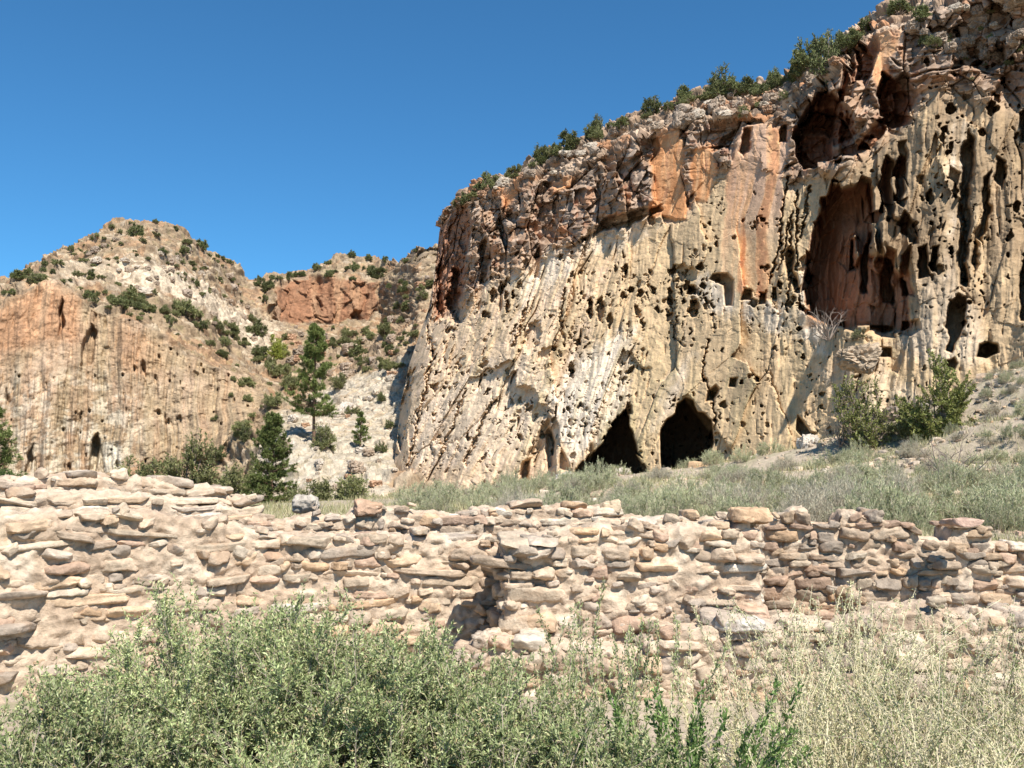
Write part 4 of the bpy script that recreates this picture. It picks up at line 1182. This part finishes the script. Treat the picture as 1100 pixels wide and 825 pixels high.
def pine(seed, H, R, n_whorl, per, nleaf, low=.25, shape=1.0, lL=.32, lW=.03, r0=.16):
    rng = np.random.default_rng(seed)
    tk = 14
    tz = np.linspace(0, H, tk + 1)
    tr = np.stack([.03 * H * np.sin(tz / H * 3 + seed) * .4, .02 * H * np.cos(tz / H * 2.3) * .3 - .006 * H, tz], -1)[None]
    trunk = curve_tubes(tr, r0, r0 * .12, 8)
    n = n_whorl * per
    hz = np.sort(rng.uniform(low, .985, n)); ph = rng.uniform(0, 2 * math.pi, n)
    prof = np.clip((1 - hz) / (1 - low), 0, 1)
    ln = R * (prof ** .75 * shape + .12) * rng.uniform(.55, 1.15, n) * np.clip((hz - low) / .15 + .45, 0, 1)
    st, _ = on_curve(tr, np.zeros(n, int), hz)
    el = lerp(.05, .75, hz) + rng.normal(0, .12, n)
    D = np.stack([np.cos(ph) * np.cos(el), np.sin(ph) * np.cos(el), np.sin(el)], -1)
    Q = curve_pts(st, st + D * ln[:, None], .05, rng, 5, sag=-.06)
    nt = n * 9
    bi = rng.integers(0, n, nt); tt = rng.uniform(.3, 1, nt) ** .8
    tp, td = on_curve(Q, bi, tt)
    dd = unit(td * .7 + rng.normal(size=(nt, 3)) * [.6, .6, .35] + [0, 0, .25])
    TQ = curve_pts(tp, tp + dd * (R * .2 * rng.uniform(.5, 1.2, nt))[:, None], .04, rng, 2)
    li = rng.integers(0, nt, nleaf); lp, ld = on_curve(TQ, li, rng.uniform(.3, 1.05, nleaf))
    LD = unit(ld * .7 + rng.normal(size=(nleaf, 3)) * .7 + [0, 0, .15])
    LV = leaves(lp, LD, lL * rng.uniform(.6, 1.2, nleaf), lW, rng)
    limbs = merge(curve_tubes(Q, r0 * .22, r0 * .06, 4), curve_tubes(TQ, r0 * .06, r0 * .03))
    return trunk, limbs, LV

def pine_parts(args, mat=M_PINE):
    t, l, lv = args
    return [("trunk", with_mat(ml("trunk", t), M_BARK)), ("limbs", with_mat(ml("limbs", l), M_BARK)), ("crown", with_mat(ml("crown", lv), mat))]

# --- trees of the side canyon
b = surf_at(338, 474, 'hill'); h = 126 * b[1] / FPX
tall = pine_parts(pine(701, h, h * .205, 20, 6, 50000, low=.22, shape=1.2, lL=h * .022, lW=h * .0035, r0=h * .016))
put_parts(tall, "pine_tree", b + [0, 0, -.3], 1, 0, "tall ponderosa pine with bare lower trunk on the pale talus of the side canyon", "pine tree")
b = surf_at(291, 546, 'hill'); h = 98 * b[1] / FPX
dense = pine_parts(pine(702, h, h * .28, 20, 7, 52000, low=.04, shape=1.1, lL=h * .028, lW=h * .006, r0=h * .022))
put_parts(dense, "pine_tree", b, 1, 0, "dark green cone-shaped pine just behind the wall, left of centre", "pine tree")
b = surf_at(387, 479, 'hill'); h = 36 * b[1] / FPX
young = pine_parts(pine(703, h, h * .26, 12, 5, 7000, low=.08, lL=h * .06, lW=h * .012, r0=h * .03))
put_parts(young, "pine_tree", b, 1, 0, "small young pine alone on the white talus right of the tall pine", "pine tree")
b = P(-12, 530, 60); h = 88 * 60 / FPX
put_parts(pine_parts(pine(704, h, h * .34, 14, 6, 14000, low=.05, lL=h * .045, lW=h * .009, r0=h * .025)), "pine_tree", b, 1, 0, "dark pine half cut off by the left edge of the photo", "pine tree")

def tree(px, py, hpx, wpx, which, mat, seed, name, label, cat, Y=None, nl=9000, leaf=.035, stiff=.5, trunkm=M_WOOD):
    b = P(px, py, Y) if Y else surf_at(px, py, which)
    k = b[1] / FPX
    H = hpx * k; R = wpx * k / 2
    s = (R + H) / 2
    lv, st = shrub(seed, R, H * .93, 26, 500, nl, leaf * s * 2, leaf * s * .8, stiff=stiff, tw=.26, stem_r=.016 * s, base_r=.15, tmin=.25, uneven=.55)
    return put_parts([("branches", with_mat(ml("branches", st), trunkm)), ("foliage", with_mat(ml("foliage", lv), mat))], name, b - [0, 0, .06 * H], 1, 0, label, cat)

tree(206, 534, 74, 86, 'hill', M_OLIVE, 711, "bush", "wide olive green bush at the foot of the left cliff", "bush", nl=16000, leaf=.028)
tree(158, 532, 54, 62, 'hill', M_OLIVE, 712, "bush", "greyish bush left of the wide olive one, above the wall's crest", "bush")
tree(250, 546, 60, 62, 'hill', M_OLIVE, 713, "bush", "rounded green bush touching the dark cone-shaped pine on its left", "bush", nl=13000, leaf=.03)
tree(232, 492, 22, 30, 'hill', M_JUN, 714, "bush", "small dark bush at the right end of the left cliff's foot", "bush")
tree(345, 550, 54, 44, 'hill', M_OLIVE, 715, "bush", "yellowish upright bush right of the dark cone-shaped pine", "bush")
tree(384, 552, 60, 60, 'hill', M_OLIVE, 716, "bush", "large yellow-green bush with bare twigs directly behind the wall crest", "bush", nl=14000, leaf=.028)
tree(320, 550, 40, 40, 'hill', M_OLIVE, 731, "bush", "low yellowish bush squeezed against the right side of the cone-shaped pine", "bush")
tree(132, 530, 36, 40, 'hill', M_OLIVE, 735, "bush", "leftmost of the bushes at the left cliff's foot, beside the white patch", "bush")
tree(425, 552, 34, 36, 'hill', M_OLIVE, 736, "bush", "low pale bush behind the wall crest, between the yellow-green one and the cliff", "bush")
tree(272, 520, 34, 34, 'hill', M_OLIVE, 737, "bush", "bush standing behind the rounded green one on the pale wash", "bush")
tree(349, 481, 32, 36, 'hill', M_OLIVE, 717, "bush", "grey-green bush at the foot of the tall ponderosa's trunk", "bush")
tree(296, 438, 26, 26, 'hill', M_OLIVE, 718, "bush", "grey bush on the talus below the lime yellow tree", "bush")
tree(410, 484, 14, 18, 'hill', M_JUN, 719, "bush", "low dark green shrub on white talus close to the cliff's left corner", "bush")
tree(408, 430, 16, 12, 'hill', M_JUN, 720, "bush", "tiny upright shrub on the talus above the low dark one", "bush")
tree(419, 396, 16, 22, 'hill', M_OLIVE, 721, "bush", "round green shrub on the slope against the cliff's left corner", "bush")
tree(417, 458, 12, 16, 'hill', M_JUN, 722, "bush", "small green shrub beside the dark slot of the cliff's left corner", "bush")
tree(262, 472, 24, 14, 'hill', M_JUN, 723, "bush", "narrow dark shrub where the left cliff meets the talus", "bush")
tree(297, 384, 34, 18, 'hill', M_LIME, 724, "small_tree", "lime yellow tree in the side canyon, left of the tall ponderosa", "tree")
tree(312, 418, 22, 30, 'hill', M_OLIVE, 725, "bush", "olive bush left of the tall ponderosa's lower crown", "bush")
tree(365, 415, 20, 26, 'hill', M_OLIVE, 726, "bush", "olive bush right of the tall ponderosa's lower crown", "bush")
tree(378, 443, 12, 20, 'hill', M_OLIVE, 727, "bush", "low grey shrub on the talus right of the ponderosa's trunk", "bush")
tree(930, 482, 112, 72, 'cliff', M_BRIGHT, 728, "bush", "loose upright green bush on the ledge left of the dense one at the cliff's foot", "bush", Y=43, nl=6500, leaf=.024)
tree(1012, 472, 106, 116, 'cliff', M_BRIGHT, 729, "bush", "dense broad green bush under the right end of the great alcove", "bush", Y=41, nl=26000, leaf=.02)
tree(972, 468, 40, 36, 'cliff', M_OLIVE, 730, "bush", "small green bush wedged between the loose and the dense bushes at the cliff's foot", "bush", Y=42)
tree(6, 520, 24, 44, 'hill', M_FORB, 732, "bush", "low bright green bush under the dark pine at the left edge", "bush", Y=60)
tree(921, 362, 18, 26, 'cliff', M_OLIVE, 734, "bush", "pale green shrub on the boulder ledge inside the great alcove", "bush", nl=3000)

# --- trees and shrubs on the skyline of the cliff
SKY = [(498, 217, 14, 18, 0), (509, 208, 10, 12, 1), (521, 199, 18, 14, 0), (531, 194, 12, 16, 1), (553, 186, 16, 24, 1), (580, 172, 20, 22, 0), (571, 178, 10, 14, 1), (596, 166, 10, 12, 1),
       (613, 158, 22, 26, 0), (655, 136, 10, 14, 1), (668, 132, 10, 14, 0), (701, 120, 20, 26, 0), (720, 112, 8, 12, 1), (735, 105, 18, 20, 0), (752, 104, 8, 14, 1), (787, 99, 24, 26, 0), (803, 98, 22, 24, 0),
       (822, 94, 16, 18, 1), (832, 92, 26, 22, 0), (852, 84, 34, 22, 0), (884, 80, 50, 34, 0), (905, 54, 26, 26, 0), (917, 44, 20, 20, 0), (929, 30, 16, 18, 0), (968, 14, 24, 30, 0), (990, 18, 20, 24, 0),
       (1003, 46, 14, 20, 1), (1016, 40, 12, 16, 1), (992, 44, 16, 14, 0), (798, 124, 14, 16, 1), (1040, -20, 20, 24, 0), (1075, -35, 24, 26, 0), (546, 190, 9, 10, 0), (640, 148, 10, 14, 1), (815, 112, 12, 14, 1), (842, 104, 12, 16, 1)]
rs = np.random.default_rng(41)
for k in range(46):
    xk = float(rs.uniform(488, 930)); SKY.append((xk, float(I(xk, CL_SKY)) + rs.uniform(0, 7), rs.uniform(8, 17), rs.uniform(10, 20), int(rs.random() < .7)))
for i, (x_, y_, h_, w_, kd) in enumerate(SKY):
    b = surf_at(x_, y_, 'cliff'); k = b[1] / FPX
    me = (JUN if kd == 0 else OLV)[i % 3]
    sz = (w_ * k / 1.15, w_ * k / 1.15, h_ * k / .85)
    put(me, "juniper" if kd == 0 else "shrub", b - [0, 0, .12], sz, rs.uniform(0, 6.28),
        "dark green juniper on the rocky skyline of the big cliff" if kd == 0 else "grey-green shrub among boulders near the skyline of the big cliff",
        "juniper" if kd == 0 else "shrub", "junipers along the cliff top" if kd == 0 else "shrubs along the cliff top")
tree(641, 139, 26, 22, 'cliff', M_JUN, 741, "small_tree", "lone crooked little tree standing clear against the sky on the cliff edge", "tree", nl=2200, leaf=.05)
tree(772, 103, 42, 42, 'cliff', M_JUN, 742, "juniper", "largest round juniper at the cliff's skyline, leftmost of the green cluster", "juniper", nl=9000)
tree(868, 82, 56, 44, 'cliff', M_JUN, 743, "juniper", "tallest juniper on the cliff top, left of the orange pinnacle", "juniper", nl=12000)

# --- shrubs on the left hill and in the side canyon
def scatter(poly, n, seed, which, size, kinds, label, cat, group, name):
    rng = np.random.default_rng(seed)
    xs = [q[0] for q in poly]; ys = [q[1] for q in poly]
    k = 0
    while k < n:
        x, y = rng.uniform(min(xs), max(xs)), rng.uniform(min(ys), max(ys))
        if not in_poly(np.array(x), np.array(y), poly): continue
        k += 1
        b = surf_at(x, y, which)
        me = kinds[rng.integers(len(kinds))]
        s = size * rng.lognormal(-.15, .45) * b[1] / FPX
        put(me, name, b - [0, 0, .1 * s], (s, s, s * rng.uniform(.75, 1.15)), rng.uniform(0, 6.28), label, cat, group)
scatter([(55, 296), (90, 292), (150, 308), (200, 325), (258, 355), (282, 385), (262, 392), (215, 372), (160, 345), (100, 325), (70, 305)], 95, 51, 'hill', 11, JUN[:3] + OLV * 2,
        "dark shrub in the green belt crossing the left hill above its cliff", "shrub", "shrubs of the belt across the left hill", "shrub")
scatter([(70, 275), (110, 250), (155, 242), (205, 258), (250, 288), (268, 310), (280, 345), (220, 320), (150, 285), (90, 285)], 80, 52, 'hill', 6, JUN[:1] + OLV * 2,
        "small shrub dotting the stony upper slope of the left hill", "shrub", "shrubs on the upper left hill", "shrub")
scatter([(0, 300), (40, 286), (70, 272), (60, 292), (20, 318), (0, 325)], 12, 53, 'hill', 9, JUN[:2] + OLV, "shrub on the left hill's shoulder just above the orange cliff", "shrub", "shrubs above the orange cliff", "shrub")
for i, (x_, s_) in enumerate([(30, 9), (48, 8), (78, 8), (98, 7), (120, 9), (140, 6), (168, 7), (190, 8), (218, 14), (234, 8), (246, 9), (240, 10), (280, 10), (292, 8), (310, 9), (325, 11), (340, 12), (352, 10), (378, 9), (396, 9), (412, 7), (436, 10), (446, 8), (300, 9), (318, 8)]):
    yy = I(x_, [(0, 302), (20, 296), (40, 285), (58, 275), (75, 268), (95, 256), (112, 245), (130, 238), (155, 235), (178, 237), (200, 250), (215, 262), (232, 272), (250, 281), (262, 297), (268, 301), (300, 296), (330, 292), (345, 283), (362, 276), (378, 272), (400, 277), (434, 280), (445, 267), (475, 264)]) + 2
    b = surf_at(x_, yy, 'hill'); s = s_ * b[1] / FPX
    put((JUN + OLV)[i % 6], "juniper", b - [0, 0, .1 * s], s, i * 1.3, "dark juniper on the crest of the left hill" if x_ < 266 else "dark juniper on the distant crest of the side canyon", "juniper",
        "junipers on the left hill's crest" if x_ < 266 else "junipers on the side canyon's crest")
scatter([(272, 305), (300, 298), (345, 286), (420, 285), (445, 295), (430, 320), (408, 302), (300, 300), (285, 330)], 30, 54, 'hill', 9, JUN[:3], "juniper above the red cliff at the head of the side canyon", "juniper", "junipers above the red canyon cliff", "juniper")
scatter([(268, 340), (300, 348), (410, 350), (440, 310), (465, 290), (468, 320), (440, 370), (430, 395), (360, 405), (300, 425), (275, 395)], 115, 55, 'hill', 10, JUN[:2] + OLV * 2,
        "scrubby bush on the slopes below the red cliff in the side canyon", "shrub", "bushes on the side canyon slopes", "shrub")
scatter([(230, 385), (290, 388), (300, 425), (262, 470), (225, 495)], 16, 56, 'hill', 9, OLV, "grey-green shrub between the left cliff and the talus", "shrub", "shrubs along the left cliff's right flank", "shrub")
scatter([(990, 60), (1020, 20), (1100, 0), (1100, 60), (1040, 90)], 12, 57, 'cliff', 9, OLV, "small shrub in the boulders above the cliff at the upper right", "shrub", "shrubs above the cliff at the upper right", "shrub")

# --- brush on the flat between the ruins and the cliff
rb = np.random.default_rng(61)
def brush(x, y, s, me, name, label, cat, group):
    z = float(ground_z(np.array([x]), np.array([y]))[0])
    put(me, name, (x, y, z - .03), (s, s, s * rb.uniform(.8, 1.15)), rb.uniform(0, 6.28), label, cat, group)
cnt = 0
while cnt < 215:
    Yb = 17 + 27 * rb.random() ** 1.3
    pxb = rb.uniform(440, 1180)
    if Yb > I(pxb, CL_Y) - 12 + 6 and pxb > 900: continue
    if pxb > 930 and Yb > 30 and rb.random() < .65: continue
    if pxb < 520 and Yb < 24: continue
    x = (pxb - 550) / FPX * Yb
    g = float(perlin(np.array([[x * .25, Yb * .25, 3.]]), 1, 8)[0])
    grey = g + rb.normal(0, .15) > .22
    brush(x, Yb, rb.uniform(.8, 1.35), (GREY if grey else SAGE)[rb.integers(2)], "grey_brush" if grey else "sagebrush",
          "leafless greyish brush in the belt between the ruins and the cliff" if grey else "pale green sagebrush in the belt between the ruins and the cliff",
          "brush" if grey else "sagebrush", "grey brush between ruins and cliff" if grey else "sagebrush between ruins and cliff")
    cnt += 1
for k in range(46):
    Yb = rb.uniform(46, 62); pxb = rb.uniform(450, 900)
    if Yb > I(pxb, CL_Y) - 3: continue
    x = (pxb - 550) / FPX * Yb
    brush(x, Yb, rb.uniform(.9, 1.5), SAGE[rb.integers(3)], "sagebrush", "pale sagebrush growing right at the foot of the caves", "sagebrush", "sagebrush at the foot of the caves")
for k in range(110):
    Yb = rb.uniform(30, 44); pxb = rb.uniform(950, 1160)
    x = (pxb - 550) / FPX * Yb
    brush(x, Yb, rb.uniform(.4, .75), (SAGE + GREY)[rb.integers(5)], "sagebrush", "small tuft of brush on the bare slope at the right", "sagebrush", "tufts on the bare right slope")

def bare_shrub(px, py, Y, hpx, seed, label, name="dead_shrub"):
    rng = np.random.default_rng(seed)
    b = P(px, py, Y); k = Y / FPX; H = hpx * k
    n = 16
    ph = rng.uniform(0, 6.28, n); el = rng.uniform(.5, 1.4, n)
    D = np.stack([np.cos(ph) * np.cos(el), np.sin(ph) * np.cos(el), np.sin(el)], -1)
    Q = curve_pts(np.zeros((n, 3)), D * H * rng.uniform(.6, 1, (n, 1)), .12, rng, 5)
    nt = 110; bi = rng.integers(0, n, nt); tp, td = on_curve(Q, bi, rng.uniform(.25, 1, nt))
    dd = unit(td + rng.normal(size=(nt, 3)) * .5)
    TQ = curve_pts(tp, tp + dd * (H * .28 * rng.uniform(.4, 1.2, nt))[:, None], .1, rng, 3)
    o = mesh_obj(name, *merge(curve_tubes(Q, H * .016, H * .005, 4), curve_tubes(TQ, H * .006, H * .002)), M_WOOD, None, False)
    o.location = b
    props(o, label, "dead shrub")
bare_shrub(1024, 516, 27, 52, 801, "dark leafless shrub standing alone on the right slope")
bare_shrub(920, 518, 30, 26, 802, "low leafless dark branches in the brush below the cliff's right part")
bare_shrub(891, 366, 48, 44, 803, "pale grey bare shrub at the left side of the great alcove")
bare_shrub(902, 482, 44, 34, 804, "tangle of dark dead branches against the cliff foot left of the green bushes")
bare_shrub(1085, 555, 20, 34, 805, "small bare twiggy shrub near the right edge behind the ruins")

# grass on the flats (uncountable)
def grass_field():
    rng = np.random.default_rng(71)
    n = 110000
    Yb = 11 + 40 * rng.random(n) ** 1.5
    pxb = rng.uniform(200, 1250, n)
    x = (pxb - 550) / FPX * Yb
    d = perlin(np.stack([x * .3, Yb * .3, 0 * x], -1), 1, 9) + rng.normal(0, .12, n)
    m = d > -.05
    x, Yb = x[m], Yb[m]
    z = ground_z(x, Yb)
    C = np.stack([x, Yb, z - .02], -1)
    D = unit(rng.normal(size=C.shape) * [.35, .35, .1] + [0, 0, 1])
    V, F = leaves(C, D, rng.uniform(.08, .26, len(C)) * (1 + (Yb > 25) * .3), .008 + .0004 * Yb, rng)
    o = mesh_obj("grass", V, F, M_GRASS, None, False)
    props(o, "thin dry grass on the flat behind the ruins", kind="stuff")
grass_field()

# --- foreground plants
def fg_bush(px, Y, R, H, seed, nl, label, mat=M_SALT, lL=.021, lW=.0065, name="saltbush", cat="bush", dz=0., **kw):
    a = dict(stems=190, twigs=int(nl / 26), tw=.15, stiff=.55, spread=.7, stem_r=.0045, base_r=.35, tmin=.35, lobes=12, uneven=.1, emin=.8)
    a.update(kw)
    lv, st = shrub(seed, R, H, a.pop("stems"), a.pop("twigs"), nl, lL, lW, **a)
    return put_parts([("stems", with_mat(ml("stems", st), M_TWIG)), ("foliage", with_mat(ml("foliage", lv), mat))], name, ((px - 550) / FPX * Y, Y, dz), 1, 0, label, cat)
fg_bush(240, 4.9, 1.15, 1.06, 901, 190000, "big silvery green saltbush filling the lower left in front of the wall")
fg_bush(410, 4.6, .85, 1.0, 902, 140000, "rounded silvery saltbush with yellowish tips, right of the biggest one")
fg_bush(330, 4.8, .95, 1.06, 907, 110000, "broad silvery saltbush between the biggest one and the yellow-tipped one")
fg_bush(85, 4.1, .72, .80, 903, 100000, "dense saltbush in the bottom left corner of the photo")
fg_bush(550, 4.3, .70, .84, 904, 80000, "greyer saltbush at the bottom centre below the tumbled stones")
fg_bush(300, 3.4, .72, .70, 905, 80000, "lowest saltbush along the bottom edge, left of centre")
fg_bush(640, 3.9, .55, .72, 906, 36000, "brownish mixed bush at the bottom edge, left of the bright green sprigs")
def spikes(px, Y, n, H, seed, label, mat=M_SALT, R=.25, lL=.028, lW=.006, nl=6000, name="tall_weed", cat="weed", lean=.12):
    rng = np.random.default_rng(seed)
    A = np.stack([rng.normal(0, R * .25, n), rng.normal(0, R * .25, n), np.zeros(n)], -1)
    E = A + np.stack([rng.normal(0, R * .75, n), rng.normal(0, R * .75, n), H * rng.uniform(.6, 1, n)], -1)
    Q = curve_pts(A, E, lean * .35, rng, 7)
    li = rng.integers(0, n, nl); t = rng.uniform(.2, 1.0, nl)
    lp, ld = on_curve(Q, li, t)
    LD = unit(ld * 1.0 + rng.normal(size=(nl, 3)) * .6)
    V = leaves(lp + rng.normal(0, .006, (nl, 3)), LD, lL * rng.uniform(.6, 1.3, nl) * (1.15 - .5 * t), lW, rng)
    put_parts([("stems", with_mat(ml("stems", curve_tubes(Q, .0032, .0013)), M_STRAW if mat is M_DRYW else M_TWIG)), ("foliage", with_mat(ml("foliage", V), mat))], name, ((px - 550) / FPX * Y, Y, 0), 1, 0, label, cat)
spikes(612, 4.9, 16, 1.12, 911, "spiky grey-green weed rising in front of the middle wall", nl=5200, R=.3)
spikes(652, 4.6, 7, 1.22, 912, "tallest thin upright weed stalk in front of the middle wall", nl=2400, R=.16)
spikes(712, 4.7, 9, 1.12, 913, "thin upright weed right of the tallest stalk", nl=2800, R=.2)
spikes(765, 5.0, 9, 1.05, 914, "sparse grey weed before the low front wall", nl=2400, R=.28, mat=M_DRYW)
spikes(570, 5.2, 12, .85, 915, "short grey-green weed at the foot of the notch in the walls", nl=3800, R=.3)
spikes(720, 4.0, 26, .86, 916, "bright green leafy weed in the bottom centre-right", mat=M_FORB, nl=6500, R=.26, lL=.036, lW=.011, name="leafy_weed")
spikes(800, 3.7, 22, .72, 917, "bright green leafy weed at the bottom edge beside the straw-coloured weeds", mat=M_FORB, nl=2800, R=.24, lL=.036, lW=.010, name="leafy_weed")
spikes(655, 3.5, 26, .62, 918, "patch of small green leaves low at the bottom edge under the tallest stalk", mat=M_SALT, nl=4200, R=.3, lL=.03, lW=.008, name="leafy_weed")
spikes(745, 3.5, 30, .60, 919, "mixed green and brown weeds along the bottom edge between the two bright green ones", mat=M_SALT, nl=5200, R=.32, lL=.028, lW=.007, name="leafy_weed")
DW = [(850, 5.6, 1.0, .34), (905, 5.4, 1.05, .4), (960, 5.2, .98, .4), (1010, 5.5, .95, .4), (1070, 5.2, 1.02, .42), (1130, 4.9, .95, .4), (860, 4.5, .86, .36), (925, 4.3, .84, .4), (990, 4.3, .88, .4),
      (1050, 4.4, .9, .4), (1110, 4.2, .85, .4), (880, 3.7, .66, .34), (950, 3.6, .68, .36), (1020, 3.6, .7, .36), (1090, 3.5, .7, .36), (900, 5.0, 1.12, .25), (830, 4.1, .66, .3)]
for k, (px_, Y_, H_, R_) in enumerate(DW):
    spikes(px_, Y_, 46, H_, 930 + k, "airy straw-coloured weed with thin pale stems in the lower right thicket", mat=M_DRYW if k % 4 else M_SALT, R=R_, nl=6000, lL=.02, lW=.006, name="dry_weed", cat="weed", lean=.35)
for o in SC.objects:
    if o.name.startswith("dry_weed"): o["group"] = "straw-coloured weeds of the lower right thicket"

# ---------------------------------------------------------------- loose rocks on the slopes
T_SMALL = cube_template(3)
RP = []
for k in range(6):
    rr = np.random.default_rng(1200 + k)
    V, F, c_ = stone_mesh(np.zeros((1, 3)), np.array([[.5, .42, rr.uniform(.28, .45)]]), np.array([0.]), rr, cube_template(8), np.array([[(.36, .28, .21), (.50, .42, .33), (.30, .235, .175), (.42, .26, .165), (.56, .49, .41), (.33, .26, .20)][k]]), 4.0)
    RP.append(mesh_data("boulder", V, F, M_HILL, c_, False))
def rocks(poly, n, seed, which, size, kinds, label, group):
    rng = np.random.default_rng(seed)
    xs = [q[0] for q in poly]; ys = [q[1] for q in poly]
    k = 0
    while k < n:
        x, y = rng.uniform(min(xs), max(xs)), rng.uniform(min(ys), max(ys))
        if not in_poly(np.array(x), np.array(y), poly): continue
        k += 1
        b = surf_at(x, y, which) if which != 'ground' else None
        s = size * rng.lognormal(0, .4) * b[1] / FPX
        put(RP[kinds[rng.integers(len(kinds))]], "boulder", b + [0, 0, .1 * s], (s, s, s * rng.uniform(.7, 1.2)), rng.uniform(0, 6.28), label, "boulder", group)
rocks([(265, 520), (290, 470), (320, 430), (430, 400), (425, 510), (400, 535), (300, 535)], 46, 91, 'hill', 8, [1, 4, 3, 0, 4], "fallen boulder on the white talus of the side canyon", "boulders on the white talus")
rocks([(70, 275), (155, 240), (250, 288), (268, 320), (290, 380), (220, 340), (120, 300)], 50, 92, 'hill', 7, [0, 2, 1, 5], "brown boulder on the stony upper slope of the left hill", "boulders on the left hill")
rocks([(300, 350), (410, 350), (465, 290), (465, 330), (425, 400), (320, 410)], 40, 93, 'hill', 8, [0, 2, 3, 5], "boulder on the slope below the red cliff of the side canyon", "boulders below the red cliff")
rocks([(700, 130), (780, 104), (850, 92), (880, 70), (900, 66), (840, 120), (780, 125), (700, 140)], 40, 94, 'cliff', 11, [0, 1, 5, 3], "rounded boulder on the rocky slope just below the cliff's skyline", "boulders along the cliff top")
rocks([(500, 212), (620, 156), (700, 120), (700, 132), (620, 176), (520, 216)], 34, 95, 'cliff', 8, [0, 1, 5, 3], "small boulder on the descending left part of the cliff's skyline", "boulders on the cliff's descending skyline")
rocks([(975, 10), (1100, -30), (1100, 70), (1040, 60), (980, 50)], 40, 96, 'cliff', 14, [0, 1, 2, 5], "boulder in the steep rock field at the upper right", "boulders at the upper right")

for k in range(34):
    rg = np.random.default_rng(1300 + k)
    pxk = rg.uniform(500, 1120); Yk = I(pxk, CL_Y) - rg.uniform(.6, 7)
    xk = (pxk - 550) / FPX * Yk; s = rg.lognormal(-.75, .45)
    put(RP[[0, 1, 4, 5][k % 4]], "boulder", (xk, Yk, float(ground_z(np.array([xk]), np.array([Yk]))[0]) + .05 * s), (s, s, s * rg.uniform(.7, 1.1)), rg.uniform(0, 6.28),
        "fallen block lying among the brush at the foot of the big cliff", "boulder", "fallen blocks at the foot of the cliff")

_b = np.random.default_rng(1400)
V, F, c_ = stone_mesh(np.zeros((1, 3)), np.array([[1.0, .7, .62]]), np.array([0.]), _b, T_ROCK, np.array([[.40, .31, .22]]), 5.0)
_o = mesh_obj("boulder", V, F, M_HILL, c_, False); _o.location = P(922, 386, 50.0)
props(_o, "tan squared boulder wedged on the ledge just above the loose upright bush", "boulder")

def gravel():
    rng = np.random.default_rng(97)
    n = 6000
    Yb = 11 + 42 * rng.random(n); pxb = np.where(rng.random(n) < .6, rng.uniform(880, 1250, n), rng.uniform(430, 1250, n))
    x = (pxb - 550) / FPX * Yb
    z = ground_z(x, Yb)
    s = .034 * rng.lognormal(0, .6, n) * (1 + Yb / 40)
    V, F, c_ = stone_mesh(np.stack([x, Yb, z + s * .1], -1), np.stack([s, s * .8, s * .5], -1), rng.uniform(0, 6.28, n), rng, T_SMALL)
    props(mesh_obj("gravel", V, F, M_STONE, c_, False), "small stones strewn over the slope and flat behind the ruins", kind="stuff")
gravel()
